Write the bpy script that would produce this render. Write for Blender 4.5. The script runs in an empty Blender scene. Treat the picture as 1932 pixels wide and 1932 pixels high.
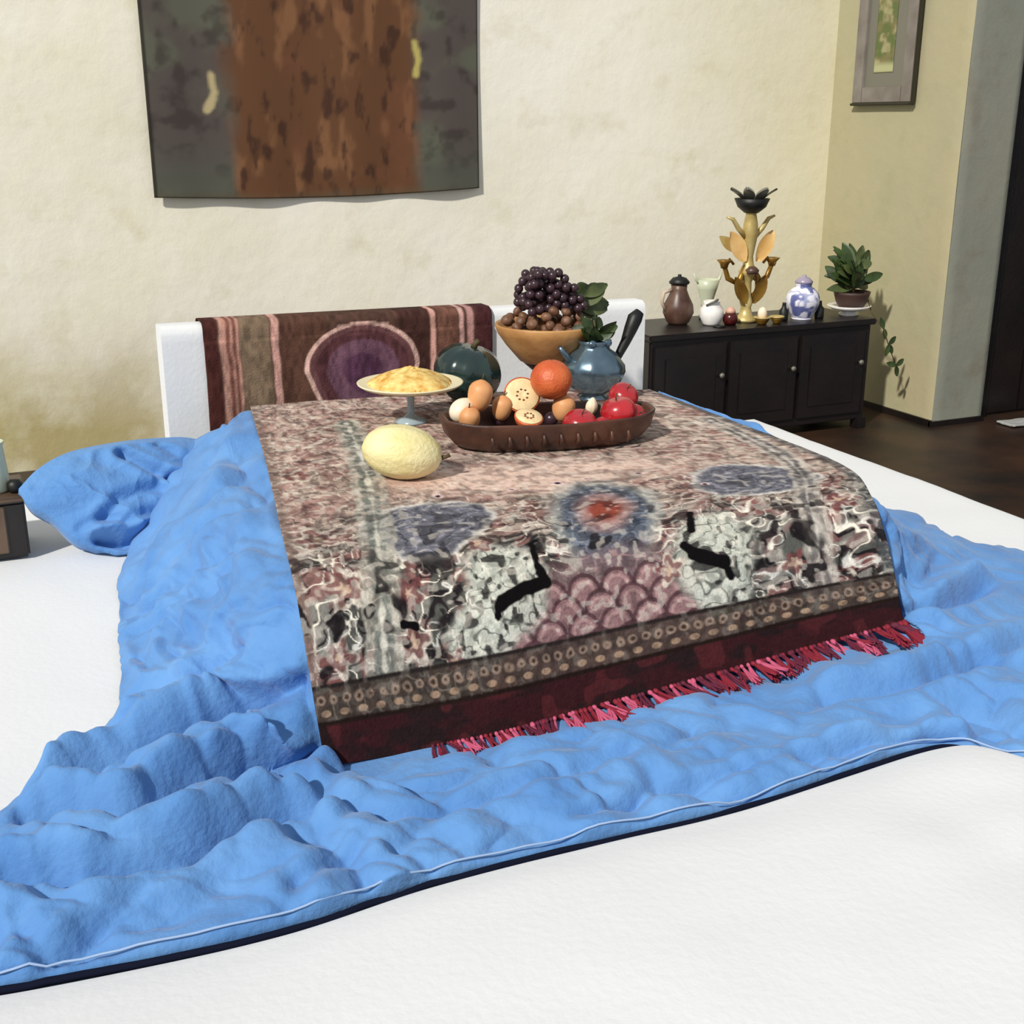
import bpy, math, random
import numpy as np
from mathutils import Vector
R = math.radians
random.seed(4); rng = np.random.default_rng(4)

# ---------------------------------------------------------------- camera, world, sun, exposure
H = 1.55; F = 2286.0; PITCH = R(17.8); YAW = R(24)
sc = bpy.context.scene; col = sc.collection
cd = bpy.data.cameras.new('camera'); cam = bpy.data.objects.new('camera', cd); col.objects.link(cam)
cam.location = (0, 0, H); cam.rotation_euler = (R(90) - PITCH, 0, -YAW)
cd.sensor_width = 36; cd.lens = 36 * F / 1932; cd.clip_start = .05
sc.camera = cam
w = bpy.data.worlds.new('world'); sc.world = w; w.use_nodes = True
bg = w.node_tree.nodes['Background']; bg.inputs[0].default_value = (.90, .94, 1.0, 1); bg.inputs[1].default_value = .47
sd = bpy.data.lights.new('sun', 'SUN'); sun = bpy.data.objects.new('sun', sd); col.objects.link(sun)
sd.energy = 3.6; sd.angle = R(2.5); sd.color = (1, .95, .86)
sun.rotation_euler = Vector((.62, .42, -.58)).to_track_quat('-Z', 'Y').to_euler()
sc.view_settings.view_transform = 'Standard'; sc.view_settings.look = 'None'
sc.view_settings.gamma = 1; sc.view_settings.use_curve_mapping = False
sc.view_settings.exposure = .09

# ---------------------------------------------------------------- helpers
fw = np.array([math.sin(YAW) * math.cos(PITCH), math.cos(YAW) * math.cos(PITCH), -math.sin(PITCH)])
rt = np.array([math.cos(YAW), -math.sin(YAW), 0.]); upv = np.cross(rt, fw); CC = np.array([0, 0, H])
def ray(x, y): return fw + rt * (x - 966) / F - upv * (y - 966) / F
def P(x, y, z): d = ray(x, y); return CC + d * (z - H) / d[2]      # survey point: where that sight line meets height z
def PY(x, y, Y): d = ray(x, y); return CC + d * Y / d[1]
def PX(x, y, X): d = ray(x, y); return CC + d * X / d[0]
def proj(p):
    q = np.asarray(p) - CC; w_ = q @ fw
    return 966 + F * (q @ rt) / w_, 966 - F * (q @ upv) / w_

def s2l(c): return tuple(((v / 255 + .055) / 1.055) ** 2.4 if v > 10 else v / 255 / 12.92 for v in c)
def C8(r, g, b): return np.array(s2l((r, g, b)))

def tag(o, label=None, cat=None, group=None, kind=None):
    if label: o['label'] = label
    if cat: o['category'] = cat
    if group: o['group'] = group
    if kind: o['kind'] = kind
    return o
def empty(name, loc, rz=0, **k):
    o = bpy.data.objects.new(name, None); col.objects.link(o); o.location = Vector([float(v) for v in loc]); o.rotation_euler.z = rz
    o.empty_display_size = .05
    return tag(o, **k)
def link(name, verts, faces, mat=None, parent=None, smooth=True, cols=None):
    me = bpy.data.meshes.new(name); me.from_pydata([tuple(map(float, v)) for v in verts], [], faces); me.update()
    o = bpy.data.objects.new(name, me); col.objects.link(o)
    if mat: me.materials.append(mat)
    if smooth: me.polygons.foreach_set('use_smooth', [True] * len(me.polygons))
    if parent: o.parent = parent
    if cols is not None:
        a = me.color_attributes.new('Col', 'FLOAT_COLOR', 'POINT')
        c = np.ones((len(verts), 4), np.float32); c[:, :3] = cols; a.data.foreach_set('color', c.ravel())
    return o

class MB:
    def __init__(s): s.v = []; s.f = []
    def add(s, v, f):
        n = len(s.v); s.v += [tuple(map(float, q)) for q in v]; s.f += [tuple(i + n for i in q) for q in f]; return s
    def box(s, x0, x1, y0, y1, z0, z1, b=.004):
        # box with chamfered edges
        b = min(b, (x1 - x0) / 3, (y1 - y0) / 3, (z1 - z0) / 3)
        import bmesh
        bm = bmesh.new(); bmesh.ops.create_cube(bm, size=1)
        for q in bm.verts: q.co = Vector(((x0 + x1) / 2 + q.co.x * (x1 - x0), (y0 + y1) / 2 + q.co.y * (y1 - y0), (z0 + z1) / 2 + q.co.z * (z1 - z0)))
        if b > 0: bmesh.ops.bevel(bm, geom=bm.edges[:], offset=b, segments=2, affect='EDGES')
        bm.verts.ensure_lookup_table(); bm.verts.index_update()
        s.add([q.co[:] for q in bm.verts], [tuple(q.index for q in f.verts) for f in bm.faces]); bm.free(); return s
    def lathe(s, prof, c=(0, 0, 0), n=32, sx=1, sy=1, wob=None):
        v = []; f = []
        for i, (r, z) in enumerate(prof):
            for k in range(n):
                a = 2 * math.pi * k / n; q = r * (wob(a, z) if wob else 1)
                v.append((c[0] + q * math.cos(a) * sx, c[1] + q * math.sin(a) * sy, c[2] + z))
        for i in range(len(prof) - 1):
            for k in range(n):
                k2 = (k + 1) % n; f.append((i * n + k, i * n + k2, (i + 1) * n + k2, (i + 1) * n + k))
        f.append(tuple(range(n))[::-1]); m = (len(prof) - 1) * n; f.append(tuple(range(m, m + n)))
        return s.add(v, f)
    def tube(s, pts, rad, n=8):
        pts = [Vector([float(a) for a in p]) for p in pts]
        if not hasattr(rad, '__len__'): rad = [rad] * len(pts)
        v = []; f = []; prev = None
        for i, p in enumerate(pts):
            t = (pts[min(i + 1, len(pts) - 1)] - pts[max(i - 1, 0)]).normalized()
            if prev is None: a = t.orthogonal().normalized()
            else: a = (prev - t * prev.dot(t)).normalized()
            prev = a; b = t.cross(a)
            for k in range(n):
                q = 2 * math.pi * k / n; v.append(p + (a * math.cos(q) + b * math.sin(q)) * rad[i])
        for i in range(len(pts) - 1):
            for k in range(n):
                k2 = (k + 1) % n; f.append((i * n + k, i * n + k2, (i + 1) * n + k2, (i + 1) * n + k))
        f.append(tuple(range(n))[::-1]); m = (len(pts) - 1) * n; f.append(tuple(range(m, m + n)))
        return s.add(v, f)
    def blob(s, c, r, n=20, fn=None, rot=None):
        v = []; f = []; m = n // 2
        for i in range(m + 1):
            th = math.pi * i / m
            for k in range(n):
                a = 2 * math.pi * k / n; d = Vector((math.sin(th) * math.cos(a), math.sin(th) * math.sin(a), math.cos(th)))
                q = fn(d, a, th) if fn else 1
                p = Vector((d.x * r[0] * q, d.y * r[1] * q, d.z * r[2] * q))
                if rot: p = rot @ p
                v.append(p + Vector([float(t) for t in c]))
        for i in range(m):
            for k in range(n):
                k2 = (k + 1) % n; f.append((i * n + k, (i + 1) * n + k, (i + 1) * n + k2, i * n + k2))
        return s.add(v, f)
    def leaf(s, base, d, up, L, W, bend=.3, n=6, th=.0012):
        base = Vector([float(t) for t in base]); d = Vector(d).normalized(); side = d.cross(Vector(up)).normalized(); nn = side.cross(d).normalized()
        for sg in (1, -1):
            v = []; f = []
            for i in range(n + 1):
                t = i / n; wd = W * math.sin(math.pi * min(1, t * .93 + .04)) ** .8 * .5
                c = base + d * L * t - nn * bend * L * t * t
                v += [c - side * wd + nn * (.12 * W + sg * th), c + nn * sg * th, c + side * wd + nn * (.12 * W + sg * th)]
            for i in range(n):
                a = 3 * i; q = [(a, a + 1, a + 4, a + 3), (a + 1, a + 2, a + 5, a + 4)]
                f += q if sg > 0 else [t_[::-1] for t_ in q]
            s.add(v, f)
        return s
    def build(s, name, mat, parent=None, smooth=True):
        o = link(name, s.v, s.f, mat, parent, smooth); return o

def vnoise(p, seed=0):
    p = np.asarray(p, float); i = np.floor(p).astype(np.int64); f = p - i; f = f * f * (3 - 2 * f)
    def h(a, b, c):
        n = (a * 73856093) ^ (b * 19349663) ^ (c * 83492791) ^ (seed * 2654435761)
        n = (n ^ (n >> 13)) * 1274126177 & 0xffffffff; n = (n ^ (n >> 16)) * 2246822519 & 0xffffffff
        return ((n ^ (n >> 15)) & 0xffffff) / float(0xffffff) * 2 - 1
    r = 0
    for a in (0, 1):
        for b in (0, 1):
            for c in (0, 1):
                wt = (f[..., 0] if a else 1 - f[..., 0]) * (f[..., 1] if b else 1 - f[..., 1]) * (f[..., 2] if c else 1 - f[..., 2])
                r = r + wt * h(i[..., 0] + a, i[..., 1] + b, i[..., 2] + c)
    return r
def fbm(p, seed=0, o=4):
    r = 0; a = 1; t = 0
    for k in range(o): r = r + a * vnoise(np.asarray(p) * 2 ** k, seed + k * 7); t += a; a *= .5
    return r / t
def catmull(ctrl, n, axis):
    c = np.moveaxis(ctrl, axis, 0); m = len(c)
    ext = np.concatenate([[2 * c[0] - c[1]], c, [2 * c[-1] - c[-2]]])
    ts = np.linspace(0, m - 1 - 1e-9, n); i = ts.astype(int); f = (ts - i).reshape((-1,) + (1,) * (c.ndim - 1))
    p0, p1, p2, p3 = ext[i], ext[i + 1], ext[i + 2], ext[i + 3]
    r = .5 * ((2 * p1) + (-p0 + p2) * f + (2 * p0 - 5 * p1 + 4 * p2 - p3) * f ** 2 + (-p0 + 3 * p1 - 3 * p2 + p3) * f ** 3)
    return np.moveaxis(r, 0, axis)
def loft(ctrl, n, m): return catmull(catmull(np.array(ctrl, float), n, 0), m, 1)
def normals(g):
    a = np.gradient(g, axis=0); b = np.gradient(g, axis=1); n = np.cross(b, a); n /= np.linalg.norm(n, axis=2, keepdims=True) + 1e-12
    return n * np.where(n[..., 2:3].mean() < 0, -1, 1)
def gridfaces(n, m): 
    idx = np.arange(n * m).reshape(n, m)
    return np.stack([idx[:-1, :-1], idx[1:, :-1], idx[1:, 1:], idx[:-1, 1:]], -1).reshape(-1, 4).tolist()
def sheet(name, g, mat, parent=None, cols=None, thick=.004, loc=None):
    n, m = g.shape[:2]
    o = link(name, g.reshape(-1, 3), gridfaces(n, m), mat, parent, True, None if cols is None else cols.reshape(-1, 3))
    if thick:
        md = o.modifiers.new('thickness', 'SOLIDIFY'); md.thickness = thick; md.offset = -1 if normals(g)[..., 2].mean() > 0 else 1
        md.offset = 0
    return o
def segdist(p, a, b):
    a = np.asarray(a, float); b = np.asarray(b, float); d = b - a; t = np.clip(((p - a) @ d) / (d @ d + 1e-12), 0, 1)
    return np.linalg.norm(p - a - t[..., None] * d, axis=-1)
def polydist(p, pts):
    r = None
    for a, b in zip(pts[:-1], pts[1:]):
        q = segdist(p, a, b); r = q if r is None else np.minimum(r, q)
    return r
def sstep(a, b, x): t = np.clip((x - a) / (b - a), 0, 1); return t * t * (3 - 2 * t)
def mixc(c, k, new): return c * (1 - k[..., None]) + np.asarray(new) * k[..., None]

# ---------------------------------------------------------------- materials
def mat(name, base, rough=.6, metal=0, noise=None, bump=0, bscale=40, attr=False, spec=.5, sheen=0, coat=0, trans=0):
    m = bpy.data.materials.new(name); m.use_nodes = True; nt = m.node_tree; N = nt.nodes; L = nt.links; b = N['Principled BSDF']
    b.inputs['Roughness'].default_value = rough; b.inputs['Metallic'].default_value = metal
    b.inputs['Specular IOR Level'].default_value = spec; b.inputs['Sheen Weight'].default_value = sheen; b.inputs['Coat Weight'].default_value = coat
    b.inputs['Transmission Weight'].default_value = trans
    lin = s2l(base); tc = N.new('ShaderNodeTexCoord')
    if attr:
        a = N.new('ShaderNodeVertexColor'); a.layer_name = 'Col'; src = a.outputs[0]; L.new(src, b.inputs['Base Color'])
    elif noise:
        sc_, amt, c2 = noise
        n = N.new('ShaderNodeTexNoise'); n.inputs['Scale'].default_value = sc_; n.inputs['Detail'].default_value = 6
        L.new(tc.outputs['Object'], n.inputs['Vector'])
        r = N.new('ShaderNodeValToRGB'); r.color_ramp.elements[0].position = .5 - amt; r.color_ramp.elements[1].position = .5 + amt
        r.color_ramp.elements[0].color = (*lin, 1); r.color_ramp.elements[1].color = (*s2l(c2), 1)
        L.new(n.outputs['Fac'], r.inputs[0]); L.new(r.outputs[0], b.inputs['Base Color'])
    else: b.inputs['Base Color'].default_value = (*lin, 1)
    if bump:
        n = N.new('ShaderNodeTexNoise'); n.inputs['Scale'].default_value = bscale; n.inputs['Detail'].default_value = 5
        L.new(tc.outputs['Object'], n.inputs['Vector'])
        bp = N.new('ShaderNodeBump'); bp.inputs['Strength'].default_value = bump; bp.inputs['Distance'].default_value = .01
        L.new(n.outputs['Fac'], bp.inputs['Height']); L.new(bp.outputs[0], b.inputs['Normal'])
    return m
def wall_mat(name, c1, c2, c3, low=None):
    m = bpy.data.materials.new(name); m.use_nodes = True; nt = m.node_tree; N = nt.nodes; L = nt.links; b = N['Principled BSDF']
    b.inputs['Roughness'].default_value = .9; b.inputs['Specular IOR Level'].default_value = .2
    g = N.new('ShaderNodeNewGeometry')
    def noise(s, d=5, off=0):
        mp = N.new('ShaderNodeMapping'); mp.inputs['Location'].default_value = (off, off, off); L.new(g.outputs['Position'], mp.inputs[0])
        n = N.new('ShaderNodeTexNoise'); n.inputs['Scale'].default_value = s; n.inputs['Detail'].default_value = d; n.inputs['Roughness'].default_value = .6
        L.new(mp.outputs[0], n.inputs['Vector']); return n.outputs['Fac']
    def ramp(f, a, z):
        r = N.new('ShaderNodeMapRange'); r.inputs['From Min'].default_value = a; r.inputs['From Max'].default_value = z; L.new(f, r.inputs['Value']); return r.outputs[0]
    def mx(f, a, c):
        x = N.new('ShaderNodeMix'); x.data_type = 'RGBA'; L.new(f, x.inputs[0])
        if isinstance(a, tuple): x.inputs[6].default_value = (*s2l(a), 1)
        else: L.new(a, x.inputs[6])
        x.inputs[7].default_value = (*s2l(c), 1); return x.outputs[2]
    c = mx(ramp(noise(1.3, 5, 3), .42, .68), c1, c2)
    c = mx(ramp(noise(4.5, 6, 9), .55, .85), c, c3)
    if low:
        # old damp stain at the foot of the wall and towards its left end
        sx = N.new('ShaderNodeSeparateXYZ'); L.new(g.outputs['Position'], sx.inputs[0])
        def mth(op, a, b2):
            q = N.new('ShaderNodeMath'); q.operation = op
            for i, t in enumerate((a, b2)):
                if isinstance(t, (int, float)): q.inputs[i].default_value = t
                else: L.new(t, q.inputs[i])
            return q.outputs[0]
        hz = ramp(sx.outputs['Z'], .75, .15); hx = ramp(sx.outputs['X'], 2.4, .2)
        k = mth('MULTIPLY', hz, hx); k = mth('MULTIPLY', k, ramp(noise(3, 6, 5), .25, .6))
        k = mth('MINIMUM', k, .85); c = mx(k, c, low)
        ky = mth('MULTIPLY', ramp(sx.outputs['X'], 2.0, -.3), ramp(noise(2.2, 5, 12), .3, .75)); ky = mth('MULTIPLY', ky, .55); c = mx(ky, c, (206, 200, 150))
        kr = mth('MULTIPLY', ramp(sx.outputs['X'], 3.2, 4.7), .6); c = mx(kr, c, (204, 196, 152))
    L.new(c, b.inputs['Base Color'])
    bp = N.new('ShaderNodeBump'); bp.inputs['Strength'].default_value = .35; bp.inputs['Distance'].default_value = .012; L.new(noise(9, 8, 1), bp.inputs['Height']); L.new(bp.outputs[0], b.inputs['Normal'])
    return m
M = dict(
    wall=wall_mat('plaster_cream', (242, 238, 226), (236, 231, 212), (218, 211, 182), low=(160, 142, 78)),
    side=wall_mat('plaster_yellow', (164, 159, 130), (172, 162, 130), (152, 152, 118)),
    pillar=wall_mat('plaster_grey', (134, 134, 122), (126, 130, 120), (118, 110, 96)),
    floor=mat('dark_wood_floor', (26, 18, 14), .45, noise=(2.5, .16, (58, 38, 24)), bump=.2, bscale=12),
    black=mat('black_wood', (12, 10, 10), .35, noise=(6, .2, (26, 18, 16)), bump=.1),
    chest=mat('chest_wood', (14, 10, 11), .4, noise=(5, .2, (27, 19, 18)), bump=.15, bscale=18),
    white=mat('white_cotton', (222, 224, 226), .9, bump=.12, bscale=60, spec=.1, sheen=.2),
    whitecer=mat('white_ceramic', (235, 232, 228), .2, coat=.5),
    blue=mat('blue_cotton', (78, 126, 186), .85, noise=(5, .25, (106, 154, 208)), bump=.4, bscale=60, spec=.15, sheen=.15),
    print=mat('printed_cloth', (0, 0, 0), .9, attr=True, bump=.35, bscale=150, spec=.1),
    paint=mat('painted_surface', (0, 0, 0), .75, attr=True, spec=.2),
    glossy=mat('painted_glossy', (0, 0, 0), .3, attr=True),
    navy=mat('gap_shade_dark', (16, 20, 38), .9, spec=.1), pale=mat('pale_piping', (176, 196, 226), .85),
    teal=mat('dark_green_rind', (16, 34, 34), .18, noise=(7, .2, (34, 58, 54)), coat=.6),
    traywood=mat('tray_wood', (36, 20, 18), .45, noise=(9, .2, (92, 58, 42)), bump=.4, bscale=22),
    tanwood=mat('bowl_wood', (146, 98, 56), .5, noise=(7, .22, (196, 150, 92)), bump=.2),
    darkwood=mat('stem_wood', (38, 20, 20), .45, noise=(9, .2, (66, 40, 32))),
    grape=mat('grape_skin', (34, 20, 28), .3, noise=(14, .2, (66, 46, 54))),
    date=mat('date_skin', (84, 52, 34), .5, noise=(20, .2, (136, 100, 76)), bump=.4),
    leaf=mat('leaf_green', (40, 52, 26), .55, noise=(14, .2, (84, 96, 52))),
    leafd=mat('leaf_dark', (28, 42, 18), .5, noise=(14, .2, (62, 84, 38))),
    stem=mat('stem_brown', (74, 62, 34), .7),
    pewter=mat('blue_pewter', (84, 104, 120), .22, metal=.75, noise=(11, .2, (120, 144, 158))),
    blackm=mat('black_handle', (8, 9, 8), .5),
    red=mat('apple_red', (140, 18, 28), .25, noise=(9, .2, (196, 44, 50)), coat=.4),
    pear=mat('pear_skin', (196, 130, 76), .5, noise=(9, .2, (226, 168, 116))),
    onion=mat('onion_skin', (240, 228, 206), .4, noise=(7, .2, (226, 204, 172))),
    orange=mat('orange_skin', (176, 66, 26), .45, noise=(10, .2, (214, 112, 62)), bump=.3, bscale=120),
    pulp=mat('cream_pulp', (240, 220, 172), .5, noise=(30, .2, (222, 190, 140))),
    seed=mat('seed_brown', (120, 60, 34), .5),
    gold=mat('old_brass', (172, 132, 52), .35, metal=.6, noise=(13, .2, (112, 76, 26))),
    goldl=mat('pale_brass', (206, 188, 130), .4, metal=.3, noise=(13, .2, (170, 146, 84))),
    amber=mat('amber_leaf', (222, 168, 88), .5, noise=(13, .2, (236, 200, 140))),
    tin=mat('grey_tin', (120, 118, 108), .4, metal=.3),
    brown=mat('brown_clay', (60, 34, 26), .4, noise=(12, .2, (110, 84, 70))), tan=mat('tan_clay', (190, 168, 150), .6),
    maroon=mat('maroon_glaze', (70, 14, 14), .25), celadon=mat('celadon_glaze', (188, 194, 170), .35),
    soil=mat('soil', (40, 28, 20), .9, bump=.8), stonepot=mat('brown_pot', (58, 36, 30), .6),
    greyframe=mat('grey_frame', (104, 96, 88), .55, noise=(9, .2, (130, 124, 118))), framedark=mat('frame_edge', (44, 40, 26), .6),
    nsw=mat('walnut', (70, 54, 40), .5, noise=(6, .2, (104, 84, 66))), redt=mat('crimson_yarn', (128, 22, 44), .8), pinkt=mat('pink_yarn', (188, 84, 116), .8), plumt=mat('plum_yarn', (92, 20, 48), .8),
)
MZ = .585          # top of the mattress under the quilt
LZ = .22           # top of the low white platform

# ---------------------------------------------------------------- setting
BW = 5.9; SX = 4.62; PFY = 4.86
def wallmesh(name, g, m):
    return tag(link(name, g.reshape(-1, 3), gridfaces(*g.shape[:2]), m, None, True), kind='structure')
def uneven(g, ax, amp=.012):
    g = g.copy(); g[..., ax] += fbm(g * 1.1, 3, 3) * amp; return g
def slab(x0, x1, y0, y1, z0, z1): return MB().box(x0, x1, y0, y1, z0, z1, 0)
o = slab(-3, 7.5, -2.5, 7.2, -.1, 0).build('floor', M['floor'], smooth=False); tag(o, kind='structure')
us = np.linspace(-3, SX + .05, 90); zs = np.linspace(0, 3.0, 40); gx, gz = np.meshgrid(us, zs, indexing='ij')
wallmesh('wall_back', uneven(np.stack([gx, np.full_like(gx, BW), gz], -1), 1), M['wall'])
MB().box(-3, SX + .1, BW + .02, BW + .2, 0, 3.0, 0)
# side wall with the rounded plaster corner of the pillar, and the pillar's front
ys = np.linspace(BW + .02, PFY + .03, 24)
prof = [(SX, y) for y in ys] + [(SX + .009, PFY + .009)]
gy = np.array([[(SX, y, z) for z in zs] for y in ys] + [[(SX + .009, PFY + .009, z) for z in zs]])
PX1 = SX + .345
g = uneven(gy, 0, .01); g[..., 2] = np.maximum(g[..., 2], .02)
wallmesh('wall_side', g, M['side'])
xs = np.linspace(SX + .009, PX1, 12)
gp = np.array([[(x, PFY + .009 - .009 * min(1, i), z) for z in zs] for i, x in enumerate(xs)] + [[(PX1 + .006, y, z) for z in zs] for y in (PFY + .01, PFY + .5, 7.0)])
gp[..., 2] = np.maximum(gp[..., 2], .02)
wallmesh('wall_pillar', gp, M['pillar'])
tag(slab(PX1 + .01, 7.5, 6.9, 7.0, 0, 3).build('wall_beyond', M['black'], smooth=False), kind='structure')
tag(slab(7.4, 7.5, 2.2, 6.9, 0, 3).build('wall_right', M['black'], smooth=False), kind='structure')
# dark door standing open in the opening beside the pillar
d = MB(); x0 = PX1 + .02
d.box(x0, x0 + .08, PFY + .06, PFY + .14, 0, 2.6); d.box(x0, 7.3, PFY + .06, PFY + .14, 2.5, 2.6)
dj = d.build('door_1', M['black'], smooth=False); tag(dj, kind='structure')
for i in range(9):
    xx = x0 + .09 + i * .24; MB().box(xx, xx + .235, PFY + .08, PFY + .11, .01, 2.5, .006).build('door_plank', M['black'], dj, False)
for i, (a, b) in enumerate(((SX - .012, SX),)):
    tag(slab(a, SX + .002, PFY + .0, BW, 0, .035).build('dark_strip_side', M['black'], smooth=False), kind='structure')  # low dark strip along the foot of the side wall
tag(slab(SX - .012, PX1 + .01, PFY - .012, PFY + .01, 0, .03).build('dark_strip_pillar', M['black'], smooth=False), kind='structure')  # low dark strip along the foot of the pillar front

# ---------------------------------------------------------------- wall hanging
hl, hr = PY(291, 368, BW - .03)[0], PY(905, 358, BW - .03)[0]; hb = PY(600, 366, BW - .03)[2]
n, m_ = 160, 170; U, V = np.meshgrid(np.linspace(0, 1, n), np.linspace(0, 1, m_), indexing='ij')
zt = 2.65; g = np.stack([hl + (hr - hl) * U + .012 * (1 - V) * np.sin(U * 3) * 0, BW - .022 - .006 * np.sin(U * 22 + 1) * (1 - V * .6) - .006 * np.sin(U * 9 + V * 4), hb + (zt - hb) * V - .022 * np.sin(U * math.pi) * (1 - V) + .01 * (1 - V) * U], -1)
pp = np.stack([U * 7, V * 7, 0 * U], -1); ps = np.stack([U * 26, V * 9, 0 * U], -1)
c = np.zeros((n, m_, 3)) + C8(98, 66, 44)
c = mixc(c, sstep(.0, .5, fbm(ps, 5)), C8(126, 88, 60)); c = mixc(c, sstep(.1, .5, fbm(pp, 9)) * .5, C8(112, 72, 52)); c = mixc(c, sstep(.15, .5, fbm(ps * 1.5, 19)) * .8, C8(60, 38, 30))
wv = .02 * fbm(pp, 77)
side = np.maximum(sstep(.25, .20, U + wv * 2.2 - .01 * (1 - V)), sstep(.76, .82, U + wv * 1.6 - .01))
cs = mixc(np.zeros_like(c) + C8(84, 76, 72), sstep(-.1, .4, fbm(pp, 31)), C8(92, 92, 80)); cs = mixc(cs, sstep(0, .5, fbm(pp * 3, 41)) * .6, C8(52, 44, 42)); cs = mixc(cs, sstep(.22, .0, V) * .6, C8(84, 92, 80))
c = mixc(c, side, cs)
c = mixc(c, sstep(.03, .0, V + wv) * .5, C8(92, 80, 62))
xy = np.stack([U * (hr - hl), V * (zt - hb)], -1)
for pts, cc in (([(400, 140), (405, 170), (392, 205)], (180, 165, 125)), ([(783, 80), (790, 110), (786, 140)], (178, 166, 96))):
    q = [(PY(a, b, BW - .04)[0] - hl, PY(a, b, BW - .04)[2] - hb) for a, b in pts]
    dd = polydist(xy, q); c = mixc(c, sstep(.026, .006, dd + .012 * fbm(pp * 4, 3)), C8(*cc))
c = mixc(c, sstep(.012, .006, U) * .8, C8(30, 28, 20))
tag(sheet('wall_hanging', g, M['paint'], cols=c, thick=.006), 'brown wall hanging with dark green-grey side borders and two small yellow marks', 'wall hanging')

# ---------------------------------------------------------------- framed picture on the side wall
a = PX(1610, 197, SX - .02); b = PX(1722, 190, SX - .02); y0, y1 = b[1], a[1]; z0 = (a[2] + b[2]) / 2; z1 = z0 + .95; X = SX
t = empty('framed_picture', (X, (y0 + y1) / 2, z0), label='tall narrow picture in a grey frame on the yellowish side wall', cat='picture')
def loc(m): 
    for i, v in enumerate(m.v): m.v[i] = (v[0] - X, v[1] - (y0 + y1) / 2, v[2] - z0)
    return m
W = y1 - y0; f = W * .17
fr = MB()
fr.box(X - .035, X - .012, y0, y0 + f, z0, z1); fr.box(X - .035, X - .012, y1 - f, y1, z0, z1); fr.box(X - .035, X - .012, y0 + f, y1 - f, z0, z0 + f); fr.box(X - .035, X - .012, y0 + f, y1 - f, z1 - f, z1)
loc(fr).build('frame', M['greyframe'], t, False)
e_ = MB(); e_.box(X - .04, X - .014, y0 - .014, y0, z0 - .014, z1); e_.box(X - .04, X - .014, y0, y1 + .01, z0 - .014, z0); loc(e_).build('frame_edge', M['framedark'], t, False)
loc(MB().box(X - .022, X - .014, y0 + f * .9, y1 - f * .9, z0 + f * .9, z1 - f * .9)).build('mat_board', M['tin'], t, False)
n, m_ = 30, 90; U, V = np.meshgrid(np.linspace(0, 1, n), np.linspace(0, 1, m_), indexing='ij')
ya, yb = y0 + W * .36, y1 - W * .32; za, zb = z0 + f * 1.9, z1 - f * 1.7
g = np.stack([0 * U - .024, ya + (yb - ya) * U - (y0 + y1) / 2, za + (zb - za) * V - z0], -1)
pp = np.stack([U * 2, V * 12, 0 * U], -1)
c = np.zeros((n, m_, 3)) + C8(116, 110, 74); c = mixc(c, sstep(-.1, .3, fbm(pp, 2)), C8(92, 104, 62)); c = mixc(c, sstep(.1, .4, fbm(pp, 12)), C8(150, 146, 108)); c = mixc(c, sstep(.1, .04, V), C8(168, 168, 128))
sheet('print', g, M['paint'], t, c, thick=.002)

# ---------------------------------------------------------------- low white platform with its bedspread
o = empty('low_platform', (.9, 2.4, 0), label='low wide platform under a white bedspread, spreading left and right of the blue quilt', cat='bed')
XR = 3.33
MB().box(-1.9 - .9, XR - .06 - .9, .15 - 2.4, 4.62 - 2.4, 0, LZ - .02, .02).build('base', M['nsw'], o, False)
n, m_ = 150, 150; U, V = np.meshgrid(np.linspace(0, 1, n), np.linspace(0, 1, m_), indexing='ij')
def soft_top(x0, x1, y0, y1, z, zb, r, seed, amp, drop=True):
    # rounded-over cloth: parametrise so the rim runs down the sides
    def ax(t, a, b):
        s_ = np.clip((t - .06) / .88, 0, 1); k = np.maximum(0, np.maximum((.06 - t) / .06, (t - .94) / .06)); return a + (b - a) * s_, k, np.where(t < .5, -1, 1)
    x, kx, sx_ = ax(U, x0 + r, x1 - r); y, ky, sy_ = ax(V, y0 + r, y1 - r)
    k = np.clip(np.maximum(kx, ky), 0, 1); ang = np.clip(k / .4, 0, 1) * math.pi / 2
    out = r * np.sin(ang); dz = r * (1 - np.cos(ang)) + np.clip((k - .4) / .6, 0, 1) * (z - r - zb)
    dx = np.where(kx > 0, sx_, 0) * np.where(k > 0, kx / (k + 1e-9), 0); dy = np.where(ky > 0, sy_, 0) * np.where(k > 0, ky / (k + 1e-9), 0)
    g = np.stack([x + dx * out, y + dy * out, z - dz], -1)
    g += (fbm(g * 2.2, seed, 4) * amp)[..., None] * np.array([.3, .3, 1]); return g
g = soft_top(-1.95, XR, .1, 4.66, LZ, .015, .05, 4, .008); g[..., 0] += .03 * vnoise(g * 1.5, 3); g -= np.array([.9, 2.4, 0])
g[..., 2] = np.maximum(g[..., 2], .006)
sheet('bedspread', g, M['white'], o, thick=.006)

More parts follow.
